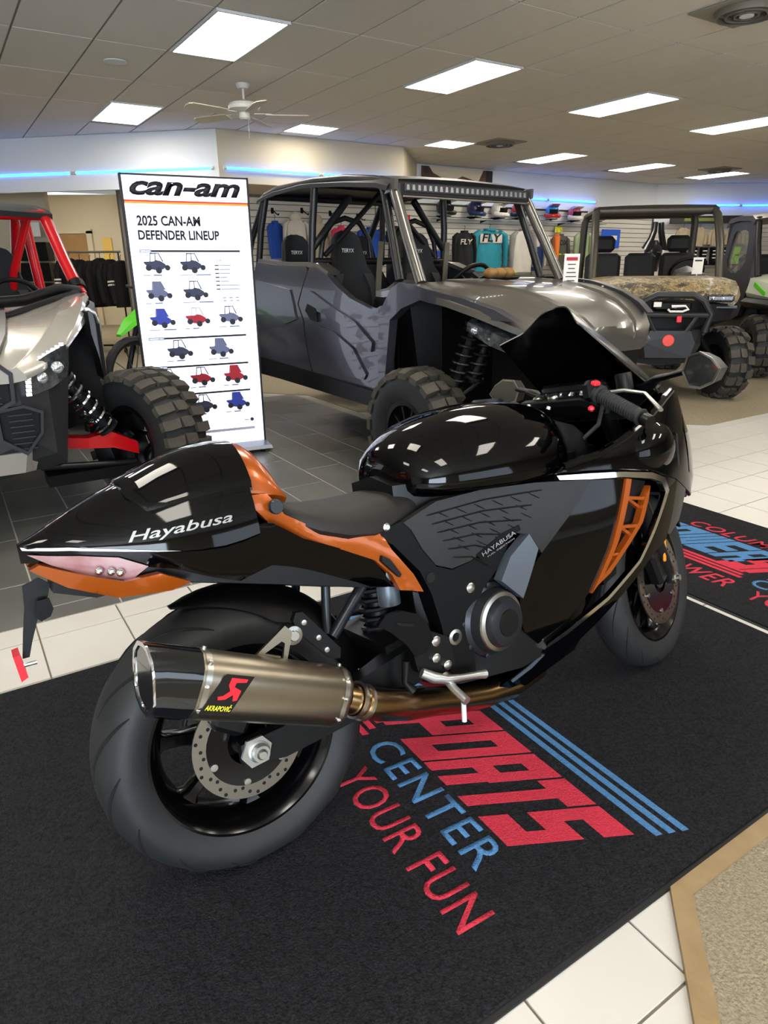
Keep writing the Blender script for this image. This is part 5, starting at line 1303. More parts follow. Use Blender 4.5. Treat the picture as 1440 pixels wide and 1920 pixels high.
hull('front_chassis', [(-.4, [(0, 1.1), (.60, 1.05), (.35, .40), (0, .36)]), (.35, [(0, .95), (.38, .9), (.30, .40), (0, .36)])], 'utv_black', D, 20.)
for s in (-1, 1):
    hl = MB().rbox((.535, s * .44, 1.015), (.05, .24, .07), .02, Matrix.Rotation(-.22 * s, 4, 'Z')).build('head_lamp', 'lamp_smoke', D)
    for q in (-.07, .02, .09): MB().ball((.552 - abs(q) * .1, s * (.44 + q), 1.015), .018, 10, 8).build('lamp_bulb', 'led_cell', hl)
    MB().rbox((.52, s * .45, .935), (.06, .30, .03), .008, Matrix.Rotation(-.15 * s, 4, 'Z')).build('fascia_edge', 'cover_grey', D)
    MB().cyl((.25, s * .30, .75), (.10, s * .58, .40), .03).build('strut', 'utv_black', D)
    MB().loft([[(.15, s * .25, .42), (.15, s * .25, .46), (-.12, s * .25, .46), (-.12, s * .25, .42)], [(.06, s * .62, .32), (.06, s * .62, .37), (-.06, s * .62, .37), (-.06, s * .62, .32)]]).build('suspension_arm', 'utv_black', D, 0)
    MB().rbox((.36, -s * .0 + s * .56, .78), (.02, .05, .14), .005).build('side_reflector', 'yellow_amber', D) if s < 0 else None
# winch bumper
bt = [(-.34, .88), (-.26, 1.0), (-.16, 1.05), (.16, 1.05), (.26, 1.0), (.34, .88)]
MB().tube([(.66, y, z) for y, z in [(-.30, .72)] + bt + [(.30, .72)]], .032, 10).build('bumper_hoop', 'utv_trim', D)
MB().tube([(.66, -.33, .87), (.66, .33, .87)], .028, 10).build('bumper_bar', 'utv_trim', D)
for s in (-1, 1): MB().tube([(.66, s * .22, .86), (.66, s * .14, .72)], .024, 8).build('bumper_strut', 'utv_trim', D)
MB().loft([[(.62, -.28, .74), (.62, .28, .74), (.62, .30, .60), (.62, .24, .46), (.62, -.24, .46), (.62, -.30, .60)], [(.68, -.18, .73), (.68, .18, .73), (.69, .23, .62), (.68, .20, .48), (.68, -.20, .48), (.69, -.23, .62)]]).build('bumper_plate', 'utv_trim', D, 0)
MB().lathe([(0, .008), (.05, .006), (.055, 0)], (.686, -.01, .64), (1, 0, .05), 24).build('bumper_badge', mat('badge_red', 'd9402e', .4), D, label='round red bumper badge')
MB().rbox((.60, 0, .95), (.10, .34, .09), .02).build('winch', 'utv_black', D)
MB().tube([(.67, .02, .935), (.69, -.02, .95), (.69, .10, .955), (.69, .13, .925), (.69, .08, .905), (.69, -.03, .905), (.69, -.05, .925)], .010, 8).build('winch_hook', 'paper', D)
MB().rbox((.655, -.14, .965), (.01, .07, .045), .003).build('winch_label', 'paper', D)
MB().rbox((.69, .06, .835), (.012, .045, .06), .006).build('hook_tag', 'red_button', D)
# cab frame
tubes(D, 'cab_post', [[(-.30, .635, 1.17), (-.42, .63, 1.5), (-.62, .62, 1.80), (-.72, .60, 1.865)], [(-1.55, .64, 1.0), (-1.55, .63, 1.78), (-1.52, .60, 1.865)]], .041, 'cage_satin')
tubes(D, 'roof_rail', [[(-.72, .60, 1.868), (-1.52, .60, 1.868)]], .034, 'cage_satin')
tubes(D, 'roof_cross_rail', [[(-.72, .61, 1.86), (-.72, -.61, 1.86)], [(-1.52, .61, 1.868), (-1.52, -.61, 1.868)]], .048, 'cage_satin', False)
sheet([[(x, y * .64, 1.90 + .012 * (1 - y * y) + (-.03 if abs(y) == 1 else 0)) for y in (-1, -.93, -.5, 0, .5, .93, 1)] for x in (-.66, -.72, -1.1, -1.55, -1.62)], .03).build('roof', 'cage_satin', D, 30)
for y, w in ((-.42, .40), (0, .34), (.42, .40)):
    MB().rbox((-1.22, y, 1.22), (.12, w, .44), .04, Matrix.Rotation(-.15, 4, 'Y')).build('seat_back', 'utv_seat', D)
for y in (-.42, .42): MB().rbox((-1.30, y, 1.54), (.09, .26, .18), .04).build('head_rest', 'utv_seat', D)
MB().rbox((-.95, 0, .95), (.5, 1.25, .14), .04).build('bench_seat', 'utv_seat', D)
MB().tube([(-.62 + .09 * math.cos(2 * PI * k / 24), .38 + .17 * math.sin(2 * PI * k / 24), 1.24 + .13 * math.cos(2 * PI * k / 24)) for k in range(24)], .016, 8, closed=True).build('steering_wheel', 'utv_black', D)
hull('dashboard', [(-.70, [(0, 1.12), (.58, 1.12), (.58, .8), (0, .8)]), (-.42, [(0, 1.19), (.62, 1.18), (.62, .7), (0, .7)])], 'utv_black', D, 25.)
hull('gauge_hood', [(-.62, [(0, 1.30), (.12, 1.26), (.16, 1.15), (0, 1.12)]), (-.42, [(0, 1.24), (.14, 1.22), (.18, 1.14), (0, 1.12)])], 'cage_satin', D, 30.).location = (0, .38, 0)
hull('cab_floor', [(-.4, [(0, .6), (.64, .9), (.64, .40), (0, .38)]), (-1.5, [(0, .6), (.66, .9), (.64, .42), (0, .40)])], 'utv_trim', D, 20.)
hull('cargo_bed', [(-1.58, [(0, 1.14), (.70, 1.14), (.68, .80), (0, .78)]), (-2.75, [(0, 1.14), (.70, 1.14), (.68, .80), (0, .78)])], 'camo', D, 20.)
tg = empty('price_tag', D.matrix_world @ Matrix.Translation((-.18, .38, 1.30)), 'white paper price tag on the dashboard of the camouflage vehicle', 'tag')
MB().box((0, 0, 0), (.004, .10, .16)).build('card', 'paper', tg, 0)
MB().box((.0025, 0, .05), (.001, .07, .015)).build('printed_heading', 'print_dark', tg, 0)
MB().tube([(0, 0, -.08), (0, .0, -.125)], .005, 6).build('stem', 'paper', tg)

# ------------------------------------------------------------------ enclosed-cab vehicle at the right edge
mat('cab_white', 'c9cdb8', .3, coat=.5); mat('lime', '5ac21c', .4); mat('cab_glass', 'aeb8b4', .05, trans=.85, alpha=.35)
E_ = empty('utility_vehicle', veh_matrix(5.20, 8.30, -96.6), 'enclosed-cab white and green utility vehicle cut by the right edge', 'utility vehicle')
for s in (-1, 1):
    utv_wheel(E_, Matrix.Translation((0, s * .64, .36)), .36, .27, 16, False, 7, s)
    utv_wheel(E_, Matrix.Translation((-2.2, s * .64, .36)), .36, .27, 16, False, 7, s)
hull('bonnet', [(-.5, [(0, 1.20), (.5, 1.19), (.68, 1.15), (.70, .98), (.66, .9)]), (.1, [(0, 1.17), (.5, 1.16), (.68, 1.10), (.70, .95), (.66, .9)]), (.42, [(0, 1.08), (.4, 1.07), (.58, 1.02), (.6, .92), (.56, .86)])], 'cab_white', E_, 30.)
hull('front_fascia', [(-.4, [(0, .95), (.60, .92), (.45, .42), (0, .4)]), (.40, [(0, 1.0), (.56, .95), (.50, .60), (0, .5)]), (.5, [(0, .98), (.40, .93), (.35, .62), (0, .54)])], 'utv_black', E_, 20.)
for s in (-1, 1):
    MB().rbox((.0, s * .70, .86), (.95, .12, .12), .05).build('wheel_arch', 'utv_black', E_)
    MB().rbox((.44, s * .46, .97), (.06, .22, .08), .02).build('head_lamp', 'lamp_lens', E_)
    MB().box((-.05, s * .702, 1.03), (.35, .012, .05), Matrix.Rotation(.3, 4, 'Y')).build('green_flash', 'lime', E_, 0)
    dr = [(-.42, 1.16), (-.50, 1.35), (-.66, 1.72), (-.78, 1.86), (-1.40, 1.88), (-1.50, 1.80), (-1.52, 1.0), (-1.45, .62), (-.62, .62), (-.46, .95)]
    wn = [(-.70, 1.28), (-.80, 1.60), (-.90, 1.72), (-1.28, 1.73), (-1.36, 1.66), (-1.36, 1.28), (-1.0, 1.18)]
    vs, fs = panel_data(smooth_poly(dr, 1), lambda x, z: .70 - .12 * max(0, z - 1.1), .05, .09, .012, [smooth_poly(wn, 1)])
    dd = MB().add([(a, b if s < 0 else -b, c) for a, b, c in vs], fs).build('cab_door', 'utv_trim', E_, 40)
    MB().add([(a, (b if s < 0 else -b), c) for a, b, c in panel_data(smooth_poly(wn, 1), lambda x, z: .685 - .12 * max(0, z - 1.1), .006, .12, .001)[0]], panel_data(smooth_poly(wn, 1), lambda x, z: .685 - .12 * max(0, z - 1.1), .006, .12, .001)[1]).build('door_glass', 'cab_glass', dd, 40)
sheet([[(x, y * .64, z + .05 * (1 - y * y)) for y in (-1, -.9, -.6, 0, .6, .9, 1)] for x, z in ((-.68, 1.83), (-.8, 1.88), (-1.2, 1.90), (-1.55, 1.88), (-1.62, 1.83))], .06).build('roof', 'cage_satin', E_, 30)
tubes(E_, 'cab_post', [[(-.42, .60, 1.16), (-.60, .60, 1.55), (-.74, .58, 1.85)], [(-1.55, .60, .9), (-1.55, .60, 1.85)]], .04, 'utv_trim')
MB().rbox((-1.25, 0, 1.18), (.14, 1.1, .5), .05).build('seat_back', 'utv_seat', E_)
MB().rbox((-1.15, .30, 1.25), (.12, .25, .2), .04).build('seat_accent', 'lime', E_)
hull('cab_floor', [(-.4, [(0, .6), (.64, .9), (.64, .40), (0, .38)]), (-1.5, [(0, .6), (.66, .9), (.64, .42), (0, .40)])], 'utv_trim', E_, 20.)
hull('cargo_bed', [(-1.62, [(0, 1.12), (.70, 1.12), (.68, .80), (0, .78)]), (-2.8, [(0, 1.12), (.70, 1.12), (.68, .80), (0, .78)])], 'cab_white', E_, 20.)

# ================================================================== BANNER, APPAREL, SMALL THINGS
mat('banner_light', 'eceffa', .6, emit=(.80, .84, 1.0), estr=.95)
mat('banner_black', '17171f', .6); mat('banner_red', 'd8342e', .6); mat('banner_orange', 'f0a63a', .6)
mat('ink_body', '3c4058', .7); mat('ink_wheel', '2a2c38', .7); mat('ink_blue', '3a49b0', .7); mat('ink_red', 'b02836', .7); mat('ink_cab', '6a7090', .7); mat('ink_grey', '9aa0b8', .7); mat('ink_chip', '7d86ad', .7); mat('ink_pale', 'c8cce0', .7)
BH = math.radians(24.27)
ban = empty('banner_stand', Matrix.Translation((-1.646, 4.710, 0)) @ Matrix.Rotation(BH, 4, 'Z'), 'tall backlit white banner with black logo and vehicle lineup on a stand', 'banner')
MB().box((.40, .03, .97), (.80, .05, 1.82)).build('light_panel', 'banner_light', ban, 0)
fr = MB()
fr.box((-.006, .03, .97), (.012, .07, 1.84)); fr.box((.806, .03, .97), (.012, .07, 1.84)); fr.box((.40, .03, 1.884), (.824, .07, .010))
fr.build('frame', 'banner_black', ban, 0)
MB().loft([[(-.04, -.10, .03), (.84, -.10, .03), (.84, .16, .03), (-.04, .16, .03)], [(-.03, -.09, .055), (.83, -.09, .055), (.83, .15, .055), (-.03, .15, .055)], [(-.01, .0, .075), (.81, .0, .075), (.81, .07, .075), (-.01, .07, .075)]]).build('base', mat('base_silver', '8c8f98', .35, metal=.6), ban, 0)
for x in (.03, .77):
    for y in (-.06, .12): MB().lathe([(0, -.012), (.022, -.012), (.022, .012), (0, .012)], (x, y, .018), (1, 0, 0), 14).build('castor', 'utv_black', ban)
def bprint(poly, m, name, l=.0):
    return MB().prism(poly, lambda u, v, t: (u, t, v), .0045 - l, .0035 - l - .0006).build(name, m, ban, 0)
def brect(x0, z0, x1, z1, m, name='printed_bar', l=0.): return bprint([(x0, z0), (x1, z0), (x1, z1), (x0, z1)], m, name, l)
def btext(s, x, z, w, h, m='banner_black', bold=.0, sh=0., name='printed_text', sp=1., par=None, l=.002):
    return text(name, s, m, par or ban, axes((x, .004 - l, z), (1, 0, 0), (0, 0, 1)), w, h, bold, sh, .0006, spacing=sp)
btext('can-am', .040, 1.763, .715, .085, bold=.035, sh=.32, name='printed_logo', sp=1.0)
brect(.0, 1.726, .80, 1.736, 'banner_red'); brect(.0, 1.714, .80, 1.726, 'banner_orange')
btext('2025 CAN-AM', .063, 1.582, .405, .063, bold=.032)
btext('DEFENDER LINEUP', .061, 1.496, .527, .060, bold=.032)
for z, chip, x0 in ((1.427, 'DEFENDER', .057), (.862, 'DEFENDER MAX', .045), (.665, 'DEFENDER 6X6', .043), (.467, '', .05)):
    brect(x0, z - .006, .722, z + .007, 'banner_black')
    if chip:
        w = .075 if chip == 'DEFENDER' else .105
        brect(x0, z - .009, x0 + w, z + .010, 'ink_chip', 'printed_chip', .0008)
        btext(chip, x0 + .006, z - .005, w - .012, .010, 'banner_light', l=.0035)
def utv_icon(cx, cz, body, cab, s=.082, long=False, tray=False):
    """one little vehicle picture: wheels, body, cab frame, windscreen"""
    P = lambda pts: [(cx + u * s, cz + v * s) for u, v in pts]
    bprint(P([(-.95, .05), (-.95, .18), (-.2, .20), (.0, .30), (.35, .22), (.72, -.02), (.78, -.22), (.5, -.42), (.1, -.50), (-.55, -.40), (-.75, -.15)]), body, 'printed_vehicle')
    for pts in ([(-.50, .18), (-.42, .82), (-.36, .82), (-.43, .18)], [(-.42, .75), (.30, .78), (.30, .84), (-.42, .84)], [(.28, .82), (.58, .18), (.50, .14), (.22, .80)], [(-.08, .2), (-.06, .78), (.0, .78), (-.01, .2)]):
        bprint(P(pts), cab, 'printed_cab', .0004)
    if cab == 'ink_blue' or cab == 'ink_red' or tray: bprint(P([(-.42, .18), (-.36, .78), (.24, .80), (.50, .18)]), cab, 'printed_cab', .0002)
    for wx, wz, r in ((-.62, -.30, .24), (.16, -.50, .25), (.86, -.30, .22)):
        bprint(P([(wx + r * math.cos(2 * PI * k / 14), wz + r * math.sin(2 * PI * k / 14)) for k in range(14)]), 'ink_wheel', 'printed_wheel', .0006)
for cx, cz, b, c, cap in ((.153, 1.348, 'ink_body', 'ink_wheel', .09), (.388, 1.347, 'ink_body', 'ink_wheel', .18), (.147, 1.169, 'ink_cab', 'ink_cab', .08), (.390, 1.169, 'ink_body', 'ink_wheel', .18), (.149, .993, 'ink_blue', 'ink_blue', .15), (.386, .994, 'ink_red', 'ink_grey', .07), (.618, .998, 'ink_cab', 'ink_wheel', .12), (.242, .779, 'ink_body', 'ink_wheel', .09), (.530, .778, 'ink_cab', 'ink_cab', .11), (.145, .584, 'ink_cab', 'ink_body', .06), (.379, .584, 'ink_red', 'ink_wheel', .08), (.618, .583, 'ink_red', 'ink_red', .08), (.376, .387, 'ink_body', 'ink_wheel', .07), (.619, .386, 'ink_blue', 'ink_blue', .08)):
    utv_icon(cx, cz, b, c, .082 if cz > .85 else .085, tray=(c == 'ink_cab'))
    brect(cx - .09, cz - .075, cx - .09 + cap * .5, cz - .069, 'ink_grey', 'printed_caption'); brect(cx - .07 + cap * .5, cz - .076, cx - .06 + cap, cz - .067, 'ink_chip', 'printed_caption')
for p in ((.524, 1.398, .726, 1.401), (.524, 1.073, .726, 1.076), (.524, 1.073, .527, 1.401), (.723, 1.073, .726, 1.401)): brect(*p, 'ink_pale', 'printed_legend')
btext('COLORS', .538, 1.362, .055, .015, bold=.02)
for k, w in enumerate((.10, .095, .09, .07, .08, .15, .15)):
    brect(.538, 1.332 - .026 * k, .566, 1.340 - .026 * k, 'ink_wheel', 'printed_legend'); brect(.570, 1.332 - .026 * k, .57 + w - .02, 1.339 - .026 * k, 'ink_grey', 'printed_legend')
for k in range(3):
    brect(.575 + .045 * k, 1.118, .602 + .045 * k, 1.126, 'ink_grey', 'printed_legend'); brect(.580 + .045 * k, 1.098, .602 + .045 * k, 1.106, 'ink_grey', 'printed_legend')
brect(.25, .170, .735, .190, 'ink_pale', 'printed_footer')
bprint([(.718 + .014 * math.cos(2 * PI * k / 20), .244 + .014 * math.sin(2 * PI * k / 20)) for k in range(20)], 'ink_body', 'printed_seal')
brect(.66, .240, .695, .247, 'ink_grey', 'printed_caption')

# ---- apparel on the slatwall ---------------------------------------------------
def cloth(name, c, c2=None): return mat(name, c, .85, bump=.35, bscale=22., noise=.35, nscale=6., col2=c2)
def hook(x, z, label, dy=-.14):
    root = empty('display_hook', Matrix.Translation(RG(x, 11.385, z)) @ ROOM, label, 'hook', 'black slatwall hooks')
    MB().rbox((0, 0, 0), (.05, .012, .09), .003).build('plate', 'utv_black', root, 0)
    MB().tube([(0, 0, .02), (0, dy, -.05), (0, dy - .1, -.08), (0, dy - .115, -.06)], .010, 8).build('arm', 'utv_black', root)
for k, (x, z, l) in enumerate(((5.06, 2.20, 'black slatwall hook first from the banner, behind the grey four-seater'), (5.61, 2.22, 'black slatwall hook second from the banner, behind the grey four-seater'), (6.16, 2.19, 'black slatwall hook above the pink jersey'), (6.72, 2.16, 'black slatwall hook above the blue shirt'))): hook(x, z, l)
def garment(x, z1, w, h, m, label, name='jersey', yaw=0., long=True, sleeve=None, print_=None, band=None, hood=False, y=11.22, cat='shirt'):
    """hanging top: body and two sleeves with folds, hanger hook, optional print"""
    root = empty(name, Matrix.Translation(RG(x, y, z1)) @ ROOM @ Matrix.Rotation(yaw, 4, 'Z'), label, cat, 'apparel hanging on the back wall')
    hw = w / 2
    L = []
    n = 14
    prof = [(0., .22), (-.05, .30), (-.10, .34), (-.22, .335), (-.5, .34), (-.8, .35), (-1., .355)]
    for z, k in prof:
        ring = []
        for i in range(2 * n):
            a = 2 * PI * i / (2 * n); X = math.cos(a) * k * w * 1.0; Y = math.sin(a) * .06 * (1 + .25 * math.sin(6 * a + z * 5))
            ring.append((X, Y, z * h - (.06 * h * abs(math.cos(a)) if z > -.12 else 0)))
        L.append(ring)
    MB().loft(L).build('body', m, root, 60.)
    for s in (-1, 1):
        ln = .78 if long else .34
        MB().tube([(s * w * .27, 0, -.06 * h), (s * w * .39, .0, -.14 * h), (s * w * .44, -.02, -.14 * h - ln * h * .45), (s * w * .43, -.03, -.10 * h - ln * h)], [w * .075, w * .10, w * .085, w * .065], 12, sq=.6).build('sleeve', sleeve or m, root, 60.)
    MB().lathe([(w * .10, .0), (w * .13, .015), (w * .13, -.02), (w * .10, -.02)], (0, 0, .0), (0, 0, 1), 18, closed=True).build('collar', sleeve or m, root)
    if hood: MB().ball((0, .02, .02), (w * .2, .09, h * .16), 14, 8).build('hood', m, root)
    MB().tube([(0, 0, -.02), (0, 0, .06), (.02, 0, .085), (0, 0, .105), (-.02, 0, .09)], .004, 6).build('hanger', 'dark_metal', root)
    if band: MB().rbox((0, -.055, -band[0] * h), (w * .60, .03, band[1] * h), .012).build('printed_band', band[2], root)
    if print_: text('printed_text', print_[0], print_[1], root, axes((-w * .26, -.078, -print_[2] * h), (1, 0, 0), (0, 0, 1)), w * .52, print_[3], .02, .15, .002)
    return root
cloth('teal', '2b8fa0', '1f6d80'); cloth('ink_tee', '17171a'); cloth('ash', '8c8a86', '5c5c60'); cloth('pale', 'cdc8bd', 'b5ada0'); cloth('navy', '24407c'); cloth('olive_tee', '55554c'); cloth('leaf_camo', '8fa07a', '2c3426'); cloth('cream_hood', 'bcb39c', 'a0967c'); cloth('pink', 'e0406a'); cloth('royal', '2450b0'); cloth('orange_tee', 'd9722c'); cloth('black_coat', '0c0c0e', '18181a'); cloth('tan_camo', 'a3937a', '5d5544'); cloth('lime_cloth', 'b4dc2c')
garment(9.72, 1.99, .98, .80, 'teal', 'teal riding jersey with white chest and black lettering on the slatwall', band=(.22, .22, 'pale'), sleeve='teal', print_=('FLY', 'ink_tee', .29, .15))
garment(8.92, 1.93, .60, .70, 'ink_tee', 'black riding jersey left of the teal jersey', print_=('FLY', 'pale', .34, .10), y=11.04)
garment(10.48, 1.99, .74, .82, 'pale', 'pale grey riding jersey right of the teal jersey', sleeve='ash', y=11.04)
garment(11.08, 1.95, .50, .76, 'navy', 'navy and white riding jersey on the slatwall', band=(.25, .25, 'pale'), sleeve='pale')
garment(11.36, 1.90, .42, .72, 'orange_tee', 'orange edged jersey squeezed beside the navy and white jersey', yaw=.8, y=10.96)
garment(11.74, 1.92, .58, .72, 'olive_tee', 'olive grey jersey with black lettering and a lime stripe', print_=('FOX', 'ink_tee', .30, .11), band=(.55, .04, 'lime_cloth'))
garment(12.25, 1.98, .55, .72, 'leaf_camo', 'green leaf camouflage jersey left of the camouflage vehicle cab', y=11.04)
garment(5.02, 2.02, .42, .62, 'royal', 'blue jersey hanging nearest the banner on the slatwall', yaw=.5)
garment(5.32, 2.06, .52, .62, 'pale', 'pale hooded jacket behind the rear seat of the grey four-seater', hood=True, cat='jacket', name='jacket', y=11.04)
garment(5.80, 2.04, .60, .66, 'cream_hood', 'cream hooded jacket behind the middle post of the grey four-seater', hood=True, cat='jacket', name='jacket')
garment(6.18, 1.96, .42, .55, 'pink', 'hot pink jersey hanging on the slatwall', y=11.04)
garment(6.90, 1.96, .62, .55, 'royal', 'royal blue shirt hanging behind the front seats of the grey four-seater', long=False)
garment(7.32, 1.98, .45, .60, 'ink_tee', 'black shirt right of the royal blue shirt', long=False, y=11.04)
# helmets on brackets
def helmet(x, z, m1, m2, label, rz=0., y=11.20, chin=True):
    root = empty('helmet', Matrix.Translation(RG(x, y, z)) @ ROOM @ Matrix.Rotation(-PI / 2 + rz, 4, 'Z'), label, 'helmet', 'riding helmets on the back wall')
    L = []
    for k in range(13):                                     # shell, open at the face
        t = PI * k / 12 * .80; zz = math.cos(t) * .145; r = math.sin(t) * .135
        L.append([(-.015 + r * 1.15 * math.cos(a), r * math.sin(a), zz) for a in [2 * PI * j / 20 for j in range(20)]])
    MB().loft(L).build('shell', m1, root, 60.)
    MB().loft([[(.06, -.10, .03), (.06, .10, .03), (.17, .07, .025), (.17, -.07, .025)], [(.06, -.10, -.055), (.06, .10, -.055), (.155, .07, -.06), (.155, -.07, -.06)]]).build('eye_port', 'utv_black', root, 30)
    if chin: MB().tube([(.0, -.135, -.08), (.10, -.115, -.10), (.185, -.05, -.105), (.195, 0, -.105), (.185, .05, -.105), (.10, .115, -.10), (0, .135, -.08)], [.045, .045, .04, .04, .04, .045, .045], 10).build('chin_bar', m2, root)
    MB().loft([[(.06, -.11, .075), (.06, .11, .075), (.05, .10, .10), (.05, -.10, .10)], [(.26, -.085, .115), (.26, .085, .115), (.25, .075, .125), (.25, -.075, .125)]]).build('peak', m2, root, 20)
    MB().rbox((-.02, 0, -.155), (.22, .20, .016), .004).build('neck_roll', 'utv_black', root)
    MB().tube([(-.13, 0, -.17), (.0, 0, -.17)], .012, 8).build('bracket', 'dark_metal', root)
    return root
mat('h_navy', '232d58', .3, coat=.5); mat('h_white', 'cfcac2', .3, coat=.5); mat('h_red', 'c2281f', .3, coat=.5); mat('h_blue', '2e8fd8', .3, coat=.5); mat('h_pink', 'c8586a', .3, coat=.5); mat('h_black', '141418', .3, coat=.5)
helmet(8.55, 2.36, 'h_black', 'h_black', 'black helmet first from the left on the back wall shelf', .4)
helmet(9.30, 2.36, 'h_navy', 'h_navy', 'dark navy helmet above the teal jersey', .3)
helmet(9.92, 2.36, 'h_white', 'h_white', 'white helmet seen under the right end of the light bar', .2)
helmet(10.45, 2.37, 'h_red', 'h_black', 'red and black helmet just right of the light bar', -.3)
helmet(11.42, 2.38, 'h_blue', 'h_red', 'blue helmet with red chin bar on the back wall', -.5)
helmet(12.10, 2.36, 'h_pink', 'h_white', 'pink and white helmet on the back wall', -.3)
helmet(12.82, 2.37, 'h_red', 'h_black', 'red helmet behind the front post of the camouflage vehicle', -.3)
sh = empty('acrylic_shelf', Matrix.Translation(RG(10.7, 11.26, 2.160)) @ ROOM, 'long shelf carrying the row of helmets', 'shelf')
MB().rbox((0, 0, 0), (4.8, .24, .012), .003).build('board', mat('acrylic', 'b9c2c8', .2, alpha=.5), sh, 0)
for x in (-2.2, -1.1, 0, 1.1, 2.2): MB().prism([(-.10, -.007), (.12, -.007), (.12, -.05)], lambda u, v, t: (t, u, v), x - .008, x + .008).build('bracket', 'dark_metal', sh, 0)
bx_ = empty('product_box', Matrix.Translation(RG(8.28, 11.1, 1.40)) @ ROOM, 'blue product box on the slatwall behind the front pillar', 'box')
MB().rbox((0, 0, .09), (.36, .2, .18), .004).build('carton', mat('box_blue', '1c3fb0', .5), bx_, 0)
text('printed_text', 'U', 'paper', bx_, axes((-.12, -.102, .05), (1, 0, 0), (0, 0, 1)), .05, .08, .02, 0, .001)
MB().rbox((0, .05, -.012), (.42, .30, .02), .004).build('tray', 'dark_metal', bx_, 0)
rt = empty('shelf_tag', Matrix.Translation(RG(7.80, 11.38, 2.15)) @ ROOM, 'small red tag on the slatwall beside the windscreen pillar', 'tag')
MB().rbox((0, 0, 0), (.14, .01, .13), .003).build('card', mat('tag_red', 'c02434', .6), rt, 0)
yt = empty('shelf_tag', Matrix.Translation(RG(11.75, 11.30, 2.03)) @ ROOM, 'small yellow tag below the blue and red helmet', 'tag')
MB().rbox((0, 0, 0), (.22, .01, .12), .003).build('card', mat('tag_yellow', 'd6d02c', .6), yt, 0)
# black bin display with lime cap behind the bonnet
bn = empty('display_bin', Matrix.Translation(RG(9.15, 9.6, 0)) @ ROOM, 'black display bin standing behind the bonnet of the grey four-seater', 'display bin')
MB().rbox((0, 0, .55), (1.9, .6, 1.10), .01).build('body', 'utv_black', bn, 0)
MB().rbox((0, 0, 1.11), (1.94, .64, .03), .006).build('rim', 'utv_trim', bn, 0)
lc = empty('riding_glove', Matrix.Translation(RG(8.75, 9.55, 1.126)) @ ROOM, 'lime yellow riding glove lying on the black display bin', 'glove')
MB().rbox((0, 0, .05), (.20, .12, .10), .03).build('palm', 'lime_cloth', lc)
for k in range(4): MB().tube([(-.075 + .05 * k, 0, .06), (-.09 + .06 * k, -.05, .09), (-.10 + .066 * k, -.08, .05)], .020, 8).build('finger', 'lime_cloth', lc)
MB().tube([(.09, 0, .03), (.15, -.03, .04)], .022, 8).build('thumb', 'lime_cloth', lc)
fg = empty('camouflage_gloves', K.matrix_world @ Matrix.Translation((-.30, .16, 1.245)), 'tan camouflage roll lying on the dashboard of the grey four-seater', 'gloves')
for k in range(3): MB().ball((0, -.08 + .08 * k, .03), (.05, .05, .034), 12, 8).build('fold', mat('tan_fold', '8a6636', .8, noise=.8, nscale=30., col2='5c4425'), fg)

# ---- right wall gear -------------------------------------------------------------
rA, rB = RG(15.03, 11.2), RG(17.04, 9.85); rd = (rB - rA).normalized(); rn = Vector((rd.y, -rd.x, 0)); rn = -rn if rn.dot(rA) > 0 else rn
def RW(s, z, off=.12): p = rA + rd * s + rn * off; p.z = z; return axes(p, rd, (0, 0, 1)) @ Matrix.Rotation(-PI / 2, 4, 'X') if False else Matrix.Translation(p) @ Matrix.Rotation(math.atan2(rd.y, rd.x), 4, 'Z')
hs = empty('header_sign', RW(1.15, 2.29), 'long dark header sign with green lettering on the right wall', 'sign')
MB().rbox((0, 0, 0), (1.9, .06, .17), .006).build('board', mat('header_dark', '25261f', .6), hs, 0)
MB().rbox((-.25, -.034, 0), (.75, .008, .07), .003).build('lettering_band', mat('header_green', '6f7a3a', .6), hs, 0)
for k in range(5):
    g = empty('camouflage_jacket', RW(.55 + .40 * k, 2.115), ('pale camouflage jacket %s on the right wall' % ('nearest the corner', 'second from the corner', 'third from the corner', 'fourth from the corner', 'farthest from the corner')[k]), 'jacket', 'camouflage jackets on the right wall')
    L = []
    for z, w in ((0, .06), (-.05, .12), (-.12, .145), (-.4, .14), (-.42, .14)):
        L.append([(w * math.cos(a), .07 * math.sin(a) * (1 + .2 * math.sin(5 * a)), z) for a in [2 * PI * j / 16 for j in range(16)]])
    MB().loft(L).build('body', 'tan_camo', g, 60)
    for s in (-1, 1): MB().tube([(s * .11, 0, -.07), (s * .155, -.02, -.2), (s * .15, -.03, -.38)], [.045, .045, .04], 10).build('sleeve', 'tan_camo', g)
    MB().tube([(0, 0, -.02), (0, 0, .06), (.02, 0, .08)], .005, 6).build('hanger', 'dark_metal', g)
for k in range(5):
    g = empty('riding_boot', RW(.62 + .24 * k, 1.293), 'black riding boot with pale buckles, %s in the row on the right wall' % ('first', 'second', 'third', 'fourth', 'fifth')[k], 'boot', 'riding boots on the right wall')
    MB().loft([[(x * 1., y, z) for x, y in ((-w, -d), (w, -d), (w, .06), (-w, .06))] for z, w, d in ((0, .05, .20), (.06, .05, .20), (.10, .055, .10), (.2, .06, .07), (.38, .07, .07))]).build('shaft', 'utv_black', g, 20)
    for z in (.14, .22, .30): MB().rbox((.0, -.085, z), (.10, .02, .025), .006).build('buckle', 'paper', g, 0)
lb = empty('riding_boot', RW(1.88, 1.293), 'lime green riding boot at the end of the black boots', 'boot', 'riding boots on the right wall')
MB().loft([[(x * 1., y, z) for x, y in ((-w, -d), (w, -d), (w, .06), (-w, .06))] for z, w, d in ((0, .05, .20), (.06, .05, .20), (.10, .055, .10), (.2, .06, .07), (.38, .07, .07))]).build('shaft', mat('lime_boot', '9bd42a', .5), lb, 20)
MB().rbox((0, -.085, .2), (.10, .02, .03), .006).build('buckle', 'utv_black', lb, 0)
